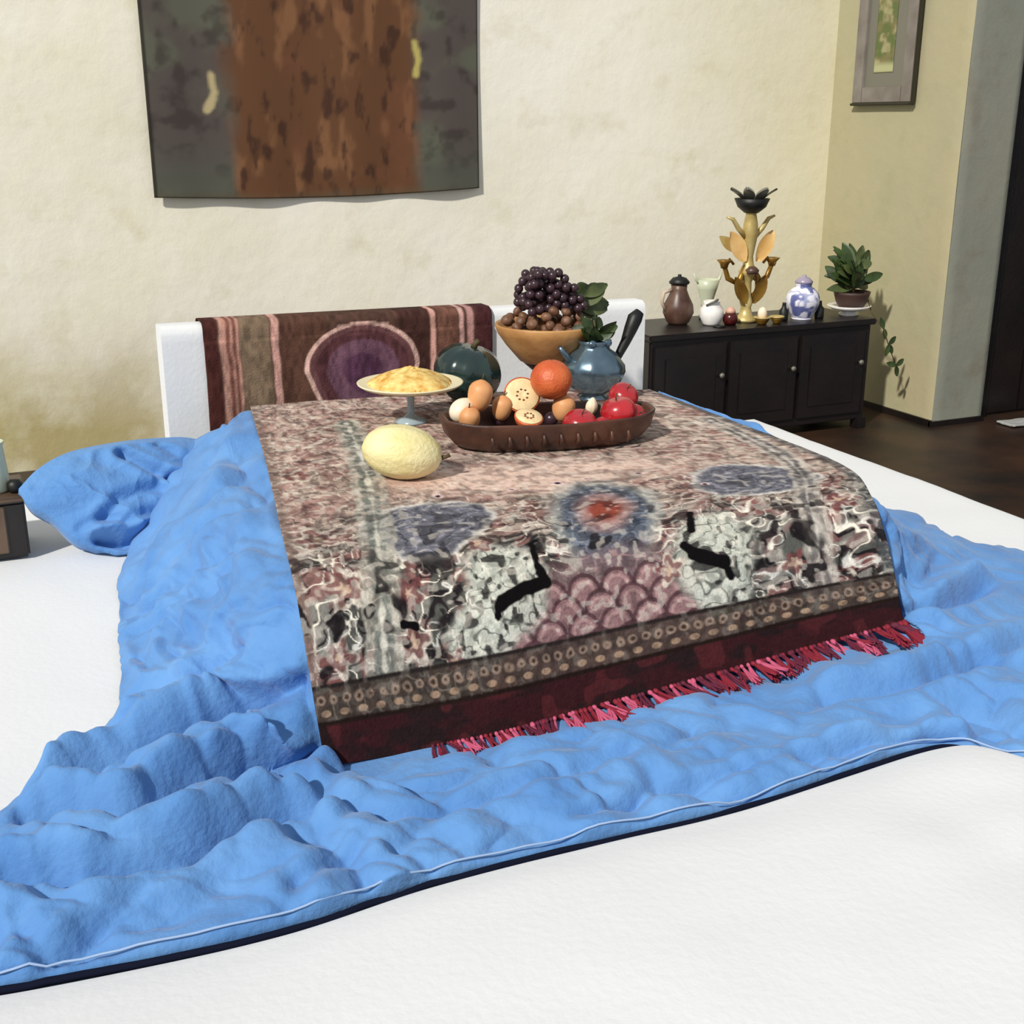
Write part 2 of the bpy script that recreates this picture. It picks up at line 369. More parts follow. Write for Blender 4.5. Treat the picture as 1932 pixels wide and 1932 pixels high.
# ---------------------------------------------------------------- mattress under the quilt and headboard
t = empty('mattress', (1.45, 3.3, LZ), label='raised mattress hidden under the blue quilt and printed throw', cat='mattress')
mq = MB().box(-1, 1, 2.46 - 3.3, 4.22 - 3.3, .015, MZ - .035 - LZ, .05)
mq.v = [((.66 + .24 * (y + .84) / 1.76 + (1.42 + .02 * (y + .84)) * (x + 1) / 2) - 1.45, y, z) for x, y, z in mq.v]
mq.build('mattress_block', M['white'], t, True)
HX0 = PY(302, 616, 4.3)[0]; HX1 = PY(1218, 570, 4.3)[0]; HT = .868
hbd = empty('headboard', ((HX0 + HX1) / 2, 4.35, .23), label='white fabric covered headboard behind the fruit, against the cream wall', cat='headboard')
n, m_ = 90, 60; U, V = np.meshgrid(np.linspace(0, 1, n), np.linspace(0, 1, m_), indexing='ij')
HY0, HY1 = 4.30, 4.42
def hb_pt(x, v, off=0.0, zb=.24, zb2=.3):
    # v 0..1 runs up the front, over the rounded top and down the back
    r = .03; hf = HT - r - zb; L_ = hf + math.pi * r / 2 + (HY1 - HY0 - 2 * r) + math.pi * r / 2 + hf; s = v * L_
    y = np.full_like(s, HY0); z = zb + s; a = s - hf
    k = np.clip(a / r, 0, math.pi / 2); y = HY0 + r - r * np.cos(k); z = np.where(a > 0, zb + hf + r * np.sin(k), z)
    a2 = a - math.pi * r / 2; fl = np.clip(a2, 0, HY1 - HY0 - 2 * r); y = y + fl
    a3 = a2 - (HY1 - HY0 - 2 * r); k3 = np.clip(a3 / r, 0, math.pi / 2); y = y + np.where(a3 > 0, r * np.sin(k3), 0); z = np.where(a3 > 0, zb + hf + r * np.cos(k3), z)
    a4 = np.clip(a3 - math.pi * r / 2, 0, 9); z = z - a4
    yc = (HY0 + HY1) / 2; y = np.where(a < 0, y - off, np.where(a4 > 0, y + off, y + (y - yc) / .06 * off)); z = z + np.where((a >= 0) & (a4 <= 0), off, 0)
    return np.stack([x, y, z], -1)
tilt = lambda g: np.concatenate([g[..., :2], g[..., 2:] + (g[..., :1] - HX0) / (HX1 - HX0) * -.018 * (g[..., 2:] > .5) + .012], -1)
g = tilt(hb_pt(HX0 + (HX1 - HX0) * U, V)); g[..., 1] += .004 * fbm(g * 5, 2)
g = g - np.array(hbd.location)
hs = sheet('headboard_cover', g, M['white'], hbd, thick=0)
# close both ends
for e in (0, -1):
    ring = g[e]; link('end_panel', list(ring), [tuple(range(len(ring)))] if e else [tuple(range(len(ring)))[::-1]], M['white'], hbd, False)
# striped textile over the headboard
TX0 = PY(382, 615, 4.29)[0]; TX1 = PY(928, 590, 4.29)[0]
n, m_ = 260, 200; U, V = np.meshgrid(np.linspace(0, 1, n), np.linspace(0, 1, m_), indexing='ij')
Vv = .185 + V * .735
g = tilt(hb_pt(TX0 + (TX1 - TX0) * U, Vv, .009)); g[..., 0] += .004 * fbm(g * 4, 6); g[..., 1] -= np.where(Vv < .42, .003 * np.sin(U * 40) + .003, 0)
pxu = 382 + 546 * U
c = np.zeros((n, m_, 3)) + C8(80, 58, 50)
nz = 4 * fbm(np.stack([U * 6, V * 10, 0 * U], -1), 8)
def stripe(a, b, cc, k=1):
    global c
    c = mixc(c, sstep(a - 3, a + 2, pxu + nz) * sstep(b + 3, b - 2, pxu + nz) * k, C8(*cc))
stripe(380, 406, (70, 38, 34)); stripe(410, 444, (176, 134, 120)); stripe(422, 428, (120, 76, 66)); stripe(434, 438, (120, 76, 66)); stripe(446, 498, (120, 102, 84)); stripe(502, 514, (196, 152, 142)); stripe(518, 600, (86, 60, 50))
stripe(740, 800, (68, 44, 40)); stripe(803, 812, (206, 158, 146)); stripe(818, 858, (112, 78, 66)); stripe(862, 870, (196, 156, 150)); stripe(878, 890, (176, 134, 130)); stripe(895, 930, (72, 40, 42))
zz = g[..., 2]; zc = .685; xc = TX0 + (TX1 - TX0) * (668 - 382) / 546.; rx = .222
dx = (g[..., 0] - xc) / rx; dz = (zz - zc) / .17; dz = np.where(dz < 0, dz * .62, dz); dxx = dx * (1 + .45 * np.maximum(0, -dz))
rr = np.sqrt(dxx ** 2 + dz ** 2) + .03 * fbm(g * 9, 4)
fr_ = (Vv < .48)
c = mixc(c, sstep(1.0, .96, rr) * fr_, C8(104, 70, 72)); c = mixc(c, sstep(.85, .8, rr) * fr_, C8(84, 52, 56)); c = mixc(c, sstep(.66, .6, rr) * fr_, C8(104, 74, 90)); c = mixc(c, sstep(.38, .3, rr) * fr_, C8(84, 54, 76))
c = mixc(c, sstep(.05, .03, abs(rr - .97)) * fr_, C8(208, 172, 162))
c = c * (1 + .35 * vnoise(np.stack([U * 90, V * 40, 0 * U], -1), 5))[..., None]; c = np.clip(c, 0, 1)
ctr = np.array([(TX0 + TX1) / 2, 4.29, .6])
o = empty('striped_textile', ctr, label='brown and pink striped textile with plum oval, draped over the white headboard', cat='textile')
sheet('cloth', g - ctr, M['print'], o, c, thick=.004)

# ---------------------------------------------------------------- printed throw
TZ = .605
def face_pt(x, y):       # hanging front: plane leaning out a little below the crest
    a = P(555, 1110, .60); b = P(1645, 945, .60)
    ed = (b - a); ed[2] = 0; ed /= np.linalg.norm(ed); nd = np.array([ed[1], -ed[0], 0]); nd = nd if nd[1] < 0 else -nd
    dn = np.array([0, 0, -1.]) + nd * .42; nn = np.cross(ed, dn); d = ray(x, y); t = ((a - CC) @ nn) / (d @ nn); return CC + d * t
TR = [
    [P(472, 768, TZ), P(662, 752, TZ), P(850, 745, TZ), P(1040, 738, TZ), P(1226, 735, TZ)],
    [P(500, 865, TZ), P(735, 845, TZ), P(965, 832, TZ), P(1190, 822, TZ), P(1420, 808, TZ)],
    [P(530, 1000, TZ), P(800, 965, TZ), P(1075, 940, TZ), P(1350, 905, TZ), P(1592, 880, TZ)],
    [P(553, 1095, TZ - .01), P(828, 1050, TZ - .01), P(1100, 1010, TZ - .01), P(1380, 968, TZ - .01), P(1645, 938, TZ - .015)],
    [face_pt(570, 1190), face_pt(845, 1140), face_pt(1120, 1090), face_pt(1400, 1040), face_pt(1668, 1003)],
    [face_pt(592, 1320), face_pt(865, 1270), face_pt(1138, 1212), face_pt(1415, 1150), face_pt(1688, 1095)],
    [face_pt(614, 1447), face_pt(885, 1400), face_pt(1155, 1330), face_pt(1432, 1252), face_pt(1704, 1178)]]
TR = np.array(TR)
TN, TM = 470, 440                  # rows down the cloth, columns across
tg = loft(TR, TN, TM)
nrm = normals(tg)
V, U = np.meshgrid(np.linspace(0, 1, TN), np.linspace(0, 1, TM), indexing='ij')
hang = sstep(.45, .7, V)
dsp = .004 * fbm(tg * 6, 11, 4) + hang * .006 * np.sin(U * 17 + 2.2 * fbm(tg * 2, 1) + V * 2) + .004 * vnoise(tg * 3, 14)
tgd = tg + nrm * dsp[..., None]
tg = tgd
thr = empty('printed_throw', tg[TN // 2, TM // 2], label='cream and grey printed throw with black deer, maroon band and red fringe', cat='throw')
# pattern in the cloth's own coordinates, in metres
su = np.linalg.norm(np.diff(tg, axis=1), axis=2).sum(1).mean(); sv = np.linalg.norm(np.diff(tg, axis=0), axis=2).sum(0).mean()
arcV = np.concatenate([[0], np.cumsum(np.linalg.norm(np.diff(tg[:, TM // 2], axis=0), axis=1))])
A = np.stack([U * su, np.repeat(arcV[:, None], TM, 1)], -1)
tpx = np.stack(proj_all := [966 + F * ((tg - CC) @ rt) / ((tg - CC) @ fw), 966 - F * ((tg - CC) @ upv) / ((tg - CC) @ fw)], -1)
def auv(x, y):
    d = (tpx[..., 0] - x) ** 2 + (tpx[..., 1] - y) ** 2; i = np.unravel_index(d.argmin(), d.shape); return A[i]
AP = np.concatenate([A, 0 * A[..., :1]], -1)
warp = np.stack([fbm(AP * 9, 50, 3), fbm(AP * 9 + 40, 60, 3), 0 * U], -1)
Q = AP + warp * .035
n1 = vnoise(Q * 32, 70); n2 = vnoise(Q * 30 + 9, 80); n3 = vnoise(Q * 34 + 3, 90); big = fbm(AP * 4, 100, 3)
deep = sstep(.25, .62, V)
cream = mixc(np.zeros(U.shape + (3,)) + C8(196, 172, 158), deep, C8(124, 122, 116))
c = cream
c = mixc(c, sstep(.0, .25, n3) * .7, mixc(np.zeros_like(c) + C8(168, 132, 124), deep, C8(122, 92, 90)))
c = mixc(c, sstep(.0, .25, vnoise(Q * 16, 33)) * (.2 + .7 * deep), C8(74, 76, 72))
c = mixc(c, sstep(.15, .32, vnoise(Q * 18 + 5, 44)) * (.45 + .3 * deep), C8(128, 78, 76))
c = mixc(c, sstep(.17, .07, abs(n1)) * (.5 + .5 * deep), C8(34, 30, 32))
c = mixc(c, sstep(.10, .03, abs(n2)) * (.5 + .5 * deep), C8(236, 228, 212))
c = mixc(c, sstep(.12, .05, abs(n1 - .45)) * .7 * deep, C8(232, 230, 222))
c = mixc(c, sstep(.5, .62, vnoise(Q * 40, 66)) * (.4 + .5 * deep), C8(30, 26, 28))
def blobm(x, y, w_, h_, ang=0, col_=(0, 0, 0), k=1., soft=.15, tear=0):
    global c
    p = auv(x, y); d = A - p; ca, sa = math.cos(ang), math.sin(ang); a_ = (d[..., 0] * ca + d[..., 1] * sa) / w_; b_ = (-d[..., 0] * sa + d[..., 1] * ca) / h_
    if tear: b_ = b_ * (1 + tear * a_)
    r = np.sqrt(a_ ** 2 + b_ ** 2) + .10 * fbm(AP * 30, int(x)); kk = sstep(1 + soft, 1 - soft, r) * k; c = mixc(c, kk, C8(*col_)); return r
def scrib(r, cc, lim=1., thr_=.12, s=30, k=.8):
    global c
    c = mixc(c, sstep(lim, lim - .1, r) * sstep(thr_, thr_ * .4, abs(vnoise(Q * s, 123))) * k, C8(*cc))
# upper pale field around the tray and melon
blobm(1000, 900, .42, .14, 0, (226, 196, 180), .75, .5)
# big corner petals in slate
for (x, y, a_) in ((815, 990, -.5), (1430, 905, .35)):
    r = blobm(x, y, .185, .165, a_, (214, 210, 204), .9, .06, .3); r = blobm(x, y, .172, .15, a_, (92, 94, 108), .92, .08, .35); scrib(r, (150, 148, 160)); scrib(r, (50, 52, 66), s=44, thr_=.1)
# central medallion
r = blobm(1143, 970, .145, .30, 0, (160, 164, 160), .8, .15); r = blobm(1143, 972, .12, .26, 0, (74, 82, 98), .92, .15); scrib(r, (124, 132, 146)); scrib(r, (44, 58, 76), s=44); blobm(1140, 962, .072, .13, 0, (176, 140, 134), .9, .3); r = blobm(1140, 962, .045, .08, 0, (142, 68, 54), 1, .3)
# rose scale mound at the bottom centre
r0 = blobm(1165, 1185, .30, .20, 0, (120, 96, 98), .8, .2); scrib(r0, (170, 140, 138), s=40, k=.6)
ii = 0
for row in range(5):
    for k in range(-4, 5):
        x = 1165 + (k + .5 * (row % 2)) * 62; y = 1110 + row * 36 - (k + .5 * (row % 2)) * 14
        p = auv(x, y)
        if (auv(1165, 1185)[0] - p[0]) ** 2 / .085 + (auv(1165, 1185)[1] - p[1]) ** 2 / .034 > 1: continue
        d = A - p; rr = np.sqrt((d[..., 0] / .044) ** 2 + (d[..., 1] / .05) ** 2); up_ = d[..., 1] < .02
        c = mixc(c, sstep(1.05, .95, rr) * up_ * .8, C8(140, 106, 108)); c = mixc(c, sstep(.14, .07, abs(rr - .98)) * up_ * .85, C8(74, 48, 54)); c = mixc(c, sstep(.12, .06, abs(rr - .66)) * up_ * .6, C8(182, 148, 146))
HALO = []
for (x, y, w_, h_) in ((955, 1105, .115, .13), (1345, 1040, .12, .13), (905, 1200, .10, .08), (1370, 1120, .08, .06)):
    rh = np.sqrt(((A[..., 0] - auv(x, y)[0]) / w_) ** 2 + ((A[..., 1] - auv(x, y)[1]) / h_) ** 2) + .25 * fbm(AP * 12, 210)
    c = mixc(c, sstep(1.1, .75, rh) * .8, C8(196, 200, 188)); c = mixc(c, sstep(1.1, .8, rh) * sstep(.14, .05, abs(vnoise(Q * 46, 211))) * .8, C8(70, 72, 68)); c = mixc(c, sstep(1.1, .8, rh) * sstep(.4, .55, vnoise(Q * 50, 212)) * .9, C8(30, 28, 30)); HALO.append(rh)
HM = 1 - np.maximum.reduce([sstep(1.1, .8, h_) for h_ in HALO] + [sstep(1.1, .95, r0) * .85])
# red brown flowers
for (x, y, s) in ((905, 1025, .034), (1010, 950, .026), (770, 1120, .034), (780, 1215, .036), (650, 1110, .045), (640, 1240, .034), (1250, 910, .024), (1370, 945, .022), (1265, 1075, .028), (600, 1020, .05), (1500, 1060, .032), (1580, 945, .04), (1610, 1110, .036), (1460, 1130, .026), (860, 1250, .024), (1320, 835, .03), (560, 900, .04), (590, 830, .03), (1400, 830, .025)):
    p = auv(x, y); d = A - p; th = np.arctan2(d[..., 1], d[..., 0]); r = np.linalg.norm(d, axis=-1) / s / (1 + .28 * np.cos(5 * th + x)); c = mixc(c, sstep(1.4, 1.2, r) * sstep(-.3, .2, n3) * .8, C8(214, 202, 188)); r = r + .3 * vnoise(AP * 60, 8); c = mixc(c, sstep(1.05, .85, r) * .85, C8(112, 66, 66)); c = mixc(c, sstep(.4, .25, r), C8(186, 160, 140))
# vertical side bands
umid = lambda lst: [auv(*q) for q in lst]
for lst, wd, cc in (([(655, 800), (700, 930), (715, 1060), (725, 1260)], .050, (176, 172, 160)), ([(655, 800), (700, 930), (715, 1060), (725, 1260)], .026, (104, 110, 104)), ([(655, 800), (700, 930), (715, 1060), (725, 1260)], .006, (214, 210, 196)),
                    ([(1330, 790), (1460, 850), (1520, 930), (1555, 1130)], .040, (188, 180, 170)), ([(1330, 790), (1460, 850), (1520, 930), (1555, 1130)], .022, (84, 82, 84)), ([(1330, 790), (1460, 850), (1520, 930), (1555, 1130)], .005, (210, 204, 196))):
    dd = polydist(A, umid(lst)) + .008 * vnoise(AP * 30, 6); c = mixc(c, sstep(wd + .004, wd - .004, dd) * (.5 + .35 * sstep(-.2, .3, n1)), C8(*cc))
c = mixc(c, sstep(.035, .015, A[..., 0]) * .75, C8(128, 108, 100)); c = mixc(c, sstep(su - .04, su - .02, A[..., 0]) * .75, C8(78, 82, 84))
# dots in the pale field
for (x, y, s) in ((1052, 913, .011), (826, 937, .01), (1300, 900, .009), (1330, 915, .008), (1205, 895, .009), (965, 925, .007), (1105, 905, .007)):
    r = np.linalg.norm(A - auv(x, y), axis=-1); c = mixc(c, sstep(s * 1.9, s * 1.6, r) * .7, C8(236, 206, 206)); c = mixc(c, sstep(s, s * .75, r), C8(34, 24, 36))
# lower border rows
vb = A[..., 1]; vmax = arcV[-1]
bandw = lambda a, b: sstep(vmax - a - .003, vmax - a + .003, vb) * sstep(vmax - b + .003, vmax - b - .003, vb)
c = mixc(c, bandw(.172, .095) * .9, C8(62, 52, 46)); ros = np.sqrt((((A[..., 0] / .034) % 1 - .5) * 1.1) ** 2 + ((vb - (vmax - .140)) / .03) ** 2)
ros = ros + .12 * vnoise(AP * 70, 3); c = mixc(c, sstep(.46, .3, ros) * .85, C8(140, 120, 106)); c = mixc(c, sstep(.2, .1, ros), C8(60, 46, 40))
ros2 = np.sqrt((((A[..., 0] / .05) % 1 - .5)) ** 2 + ((vb - (vmax - .112)) / .03) ** 2); c = mixc(c, sstep(.3, .22, ros2) * bandw(.128, .1) * .8, C8(160, 134, 112))
c = mixc(c, bandw(.176, .166), C8(36, 30, 28))
mar = mixc(np.zeros_like(c) + C8(50, 22, 26), sstep(-.1, .4, fbm(AP * np.array([14, 30, 1]), 7)), C8(34, 22, 24)); mar = mixc(mar, sstep(.25, .5, vnoise(AP * 26, 17)) * .6, C8(80, 34, 38))
km = sstep(vmax - .098, vmax - .092, vb); c = c * (1 - km[..., None]) + mar * km[..., None]
c = mixc(c, bandw(.097, .086), C8(30, 20, 16))
c = mixc(c, sstep(.18, .3, abs(vnoise(AP * 75, 201))) * .0, C8(0, 0, 0)); fine = vnoise(AP * 60 + warp * 2, 202); c = mixc(c, (sstep(.35, .55, vnoise(Q * 26 + 4, 204)) * (.35 + .6 * deep)) * (1 - km) * HM * (1 - .8 * sstep(vmax - .19, vmax - .17, vb)), C8(24, 20, 24)); c = mixc(c, sstep(.25, .5, fine) * .35 * (1 - km), C8(40, 34, 36)); c = mixc(c, sstep(-.3, -.55, fine) * .3 * (1 - km) * (1 - .8 * sstep(vmax - .19, vmax - .17, vb)), C8(226, 218, 206))
# black deer
def stroke(pts, wd, cc=(8, 6, 8)):
    global c
    q = [auv(*p) for p in pts]; dd = polydist(A, q) + .0025 * vnoise(AP * 60, 5); c = mixc(c, sstep(wd + .002, wd - .002, dd), C8(*cc))
for pts, wd in (([(1003, 1030), (1012, 1064)], .009), ([(1014, 1070), (1026, 1092)], .012), ([(1028, 1098), (985, 1112), (945, 1140)], .017), ([(942, 1132), (938, 1162)], .010), ([(1000, 1028), (1012, 1022)], .006), ([(1020, 1080), (1030, 1100)], .014),
                ([(1303, 970), (1306, 1000)], .011), ([(1290, 1030), (1318, 1050)], .013), ([(1310, 1046), (1345, 1056), (1366, 1062)], .018), ([(1366, 1060), (1380, 1088)], .010), ([(788, 1182), (760, 1178)], .009)): stroke(pts, wd)
c = c * (1 + .16 * vnoise(AP * 130, 77))[..., None]
c = np.clip(c, 0, 1)
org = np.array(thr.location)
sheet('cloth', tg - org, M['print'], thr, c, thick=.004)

# fringe tassels along the lower edge
def tassel_mesh(seed, L_):
    rnd = random.Random(seed); mb = MB()
    mb.blob((0, 0, -.006), (.006, .006, .008), 8)
    for k in range(7):
        a = rnd.uniform(0, 6.28); sp = rnd.uniform(.2, 1) * .010; pts = []
        cx, cy = rnd.uniform(-.012, .012), rnd.uniform(-.012, .004)
        for i in range(5):
            t = i / 4; pts.append((math.cos(a) * sp * t + cx * t * t, math.sin(a) * sp * t + cy * t * t, -.006 - L_ * t * rnd.uniform(.93, 1)))
        mb.tube(pts, [.0036, .0038, .0034, .003, .0015], 5)
    return mb
tms = [tassel_mesh(i, l) for i, l in enumerate((.075, .09, .068, .10, .08, .06))]
edge = tg[-1]; nd = nrm[-1]
protos = {}
NT = 112
for i in range(NT):
    u = .19 + .805 * i / (NT - 1) + random.uniform(-.003, .003); k = int(np.clip(u, 0, 1) * (TM - 1)); p = edge[k]
    j = random.randrange(6); big_ = i > NT - 6
    mk = random.choices(['redt', 'pinkt', 'plumt'], [.3, .35, .35] if u < .65 else [.5, .25, .25])[0]
    key = (j, mk)
    if key not in protos: protos[key] = tms[j].build('tassel', M[mk], thr); o = protos[key]
    else: o = protos[key].copy(); col.objects.link(o); o.parent = thr
    q = p - org; o.location = Vector((float(q[0]), float(q[1]) - .004, float(q[2]) + .012))
    o.rotation_euler = (R(-random.uniform(66, 84)), R(random.uniform(-22, 22)), R(random.uniform(-30, 20)) + R(14)); s = random.uniform(.8, 1.2) * (1.6 if big_ else 1)
    if u < .35: s *= .75
    o.scale = (s, s, s)

# ---------------------------------------------------------------- blue quilt
lowr = lambda r: np.array([0, 0, -.022]) if r < 2 else np.array([0, .035, -.03])
W3 = lambda r, dx, z: np.array([TR[r][4][0] + dx, TR[r][4][1], z])
rows = [
    (P(330, 850, .46), P(425, 806, .57), 0, W3(0, .05, .56), W3(0, .16, .25)),
    (P(245, 1035, .25), P(392, 925, .52), 1, W3(1, .04, .56), W3(1, .14, .25)),
    (P(224, 1120, .235), P(385, 1040, .46), 2, W3(2, .05, .50), P(1690, 972, .245)),
    (P(226, 1200, .235), P(395, 1150, .40), 3, P(1705, 1010, .42), P(1790, 1012, .245)),
    (P(228, 1280, .235), P(405, 1235, .35), 4, P(1745, 1070, .34), P(1960, 1042, .245)),
    (P(215, 1355, .235), P(415, 1320, .31), 5, P(1785, 1135, .30), P(2150, 1095, .245)),
    (P(125, 1440, .235), P(370, 1410, .29), 6, P(1820, 1200, .28), P(2250, 1165, .25)),
]
Qc = []
for a, b, r, c1, c2 in rows: Qc.append([a, b] + [TR[r][k] + lowr(r) for k in range(5)] + [c1, c2])
fr4 = [
    [(10, 1530, .24), (280, 1510, .27), (640, 1490, .265), (905, 1445, .265), (1170, 1380, .265), (1445, 1300, .265), (1722, 1228, .27), (1850, 1270, .275), (2280, 1230, .25)],
    [(-170, 1620, .25), (190, 1600, .29), (600, 1560, .28), (880, 1500, .28), (1160, 1440, .28), (1440, 1368, .28), (1740, 1300, .28), (1885, 1310, .28), (2300, 1300, .26)],
    [(-220, 1760, .26), (130, 1715, .28), (550, 1650, .275), (850, 1585, .275), (1140, 1512, .27), (1430, 1442, .27), (1745, 1368, .27), (1900, 1365, .27), (2300, 1372, .26)],
    [(-260, 1900, .245), (60, 1843, .25), (500, 1752, .25), (790, 1660, .25), (1080, 1588, .25), (1400, 1514, .25), (1742, 1405, .25), (1900, 1425, .25), (2300, 1480, .25)]]
for r in fr4: Qc.append([P(*q) for q in r])
QN, QM = 430, 520
qg = loft(Qc, QN, QM); qn = normals(qg)
qV, qU = np.meshgrid(np.linspace(0, 10, QN), np.linspace(0, 8, QM), indexing='ij')
under = sstep(1.95, 2.12, qU) * sstep(6.0, 5.9, qU) * sstep(6.15, 5.98, qV)
under = np.clip(under, 0, 1); vis = 1 - under
qpx = [966 + F * ((qg - CC) @ rt) / ((qg - CC) @ fw), 966 - F * ((qg - CC) @ upv) / ((qg - CC) @ fw)]
def q3(x, y):
    ok = (qn @ fw) < .3
    d = (qpx[0] - x) ** 2 + (qpx[1] - y) ** 2 + (~ok) * 1e4; return qg[np.unravel_index(d.argmin(), d.shape)]
D = np.zeros(qg.shape[:2])
def fold(pts, depth, wd, rise=.5, off=(0, 0)):
    global D
    q = [q3(*p) for p in pts]; dd = polydist(qg, q)
    q2 = [p + np.array([0, wd * 2.2, 0]) for p in q]; d2 = polydist(qg, q2); d3 = polydist(qg, [p - np.array([0, wd * 2.2, 0]) for p in q])
    depth *= 1.1
    D = D - depth * np.exp(-(dd / wd) ** 2) + rise * depth * (np.exp(-(d2 / (wd * 1.7)) ** 2) + .5 * np.exp(-(d3 / (wd * 1.7)) ** 2))
fold([(60, 1540), (170, 1480), (330, 1410), (470, 1330), (585, 1285)], .075, .028, .8)
fold([(80, 1570), (250, 1565), (340, 1510), (470, 1460), (600, 1432)], .07, .026, .8)
fold([(-80, 1690), (60, 1665), (200, 1655), (300, 1640), (400, 1590), (500, 1555)], .05, .022, .8)
fold([(150, 1800), (230, 1720), (340, 1640), (420, 1570)], .025, .018, .6)
fold([(510, 1540), (600, 1522), (628, 1480)], .06, .02, .8)
fold([(540, 1740), (560, 1680), (680, 1600)], .02, .018, .7)
fold([(740, 1620), (800, 1550), (930, 1500)], .012, .016, .7)
fold([(900, 1510), (1050, 1470), (1200, 1425)], .014, .018, .7)
fold([(1100, 1540), (1300, 1480), (1480, 1430), (1650, 1400)], .012, .012, .7)
fold([(1710, 1175), (1790, 1145), (1865, 1105)], .05, .024, .8)
fold([(1775, 1205), (1850, 1250), (1960, 1275)], .04, .022, .8)
fold([(1560, 1318), (1700, 1300), (1850, 1255), (1990, 1210)], .035, .024, .8)
fold([(1740, 990), (1760, 1060), (1740, 1110)], .018, .02, .8)
fold([(1500, 1440), (1700, 1395), (1860, 1380), (1990, 1395)], .014, .014, .8)
fold([(330, 1120), (340, 1220), (320, 1300)], .012, .018, .8)
fold([(415, 1130), (420, 1200), (400, 1260)], .012, .016, .8)
fold([(470, 880), (500, 1000), (530, 1120), (560, 1230)], .012, .022, .5)
fold([(410, 960), (440, 1050), (480, 1150)], .008, .02, .5)
fold([(230, 1370), (320, 1350), (450, 1300)], .03, .02, .8)
fold([(30, 1760), (80, 1790), (110, 1850)], .02, .018, .8)
wq = qg + .10 * np.stack([fbm(qg * 3, 21, 2), fbm(qg * 3 + 7, 22, 2), 0 * D], -1)
rid = lambda s, sd: 1 - np.abs(vnoise(wq * s, sd))
fronty = sstep(5.6, 7, qV)
an = wq @ np.array([[math.cos(.9), -math.sin(.9), 0], [math.sin(.9), math.cos(.9), 0], [0, 0, 1]]).T
strk = 1 - np.abs(vnoise(an * np.array([4.5, 14, 6]), 91))
an2 = 1 - np.abs(vnoise(an * np.array([9, 30, 12]), 93))
D = D + .020 * (rid(6, 31) ** 3 - .35) + .010 * (rid(14, 32) ** 2 - .4) + .0028 * (rid(30, 33) ** 2 - .4) + (.018 * (strk ** 4 - .3) + .010 * (an2 ** 3 - .3)) * (.5 + .5 * fronty)
def soften(a, n):
    for _ in range(n):
        for ax_ in (0, 1): a = .5 * a + .25 * (np.roll(a, 1, ax_) + np.roll(a, -1, ax_)) 
    return a
D = soften(D, 18) * 1.15
cw = an + .05 * np.stack([fbm(an * 5, 141, 2), fbm(an * 5 + 3, 142, 2), 0 * D], -1)
for f3, amp, sd_ in (((3.2, 9, 4), .030, 151), ((6, 17, 8), .019, 152), ((10, 26, 12), .010, 153), ((22, 40, 20), .004, 154)):
    nn_ = 1 - np.abs(vnoise(cw * np.array(f3), sd_)); msk = sstep(-.25, .3, vnoise(cw * np.array(f3) * .45 + 7, sd_ + 20))
    D = D - amp * (soften(nn_ ** 7, 2) - .12) * (.3 + .9 * msk)
left = sstep(2, 1.2, qU)
D = D + left * sstep(.8, 2.5, qV) * (.024 * (rid(12, 35) ** 3 - .4) + .012 * (rid(22, 36) ** 3 - .4))
edgek = np.minimum(sstep(0, .25, qU), sstep(10, 9.85, qV))
D = D + left * sstep(.5, 1.5, qV) * sstep(6, 4.5, qV) * .016 * ((1 - np.abs(vnoise(wq * np.array([16, 10, 3]), 37))) ** 3 - .35)
D = soften(D, 3) * 1.15
D = D * vis * (.35 + .65 * edgek)
qd = qg + qn * D[..., None]
qd[..., 2] = np.maximum(qd[..., 2], LZ + .013)
# rolled front hem and left hem tucked down to the platform
qd[-1, :, 2] = LZ + .012; qd[-2, :, 2] = np.minimum(qd[-2, :, 2], LZ + .03)
qd[:, 0, 2] = np.maximum(LZ + .012, np.minimum(qd[:, 0, 2], LZ + .014) * (qV[:, 0] > .8) + qd[:, 0, 2] * (qV[:, 0] <= .8))
qt = empty('blue_quilt', (1.3, 2.9, LZ), label='crumpled bright blue quilt spread under the printed throw and over the white platform', cat='quilt')
qo = np.array(qt.location)
sheet('quilt_sheet', qd - qo, M['blue'], qt, thick=.006)
pts = qd[-3, 4:-4:5] - qo
ins = np.array([0, -.002, .014])
MB().tube([p + ins for p in pts], .0024, 6).build('piping', mat('hem_pale', (150, 176, 214), .85), qt)['label'] = 'pale piping along the front hem'
MB().tube([np.array([p[0] - .004, p[1] - .020, LZ + .026 - qo[2]]) for p in pts], .0070, 6).build('gap_shade', M['navy'], qt)['label'] = 'dark strip standing in for the shaded gap along the front hem'  # dark tube stands in for the shade between quilt and duvet

# bunched corner of the quilt at the left, built round a puffed knot of cloth
OUT = [(38, 918), (75, 880), (130, 850), (210, 832), (300, 822), (372, 824), (415, 850), (420, 900), (402, 955), (360, 1000), (300, 1030), (255, 1052), (205, 1040), (150, 1018), (105, 975), (62, 950)]
cen = np.array([235., 938.]); K = len(OUT); RN, RK = 70, 220
base_z = .30; ctrl = []
outp = catmull(np.array(OUT + [OUT[0]], float)[:, :2], RK, 0)
rad = np.linspace(0, 1, RN)
yb = P(235, 938, .42)
pl_o = P(240, 1000, .30); pl_n = np.array([.25, -.80, .55]); pl_n /= np.linalg.norm(pl_n)
g = np.zeros((RN, RK, 3))
for i, r in enumerate(rad):
    for k in range(RK):
        x, y = cen + (outp[k] - cen) * r; d = ray(x, y); t = ((pl_o - CC) @ pl_n) / (d @ pl_n); g[i, k] = CC + d * t
        g[i, k] += pl_n * (.085 * (1 - r ** 2.6) - .02) 
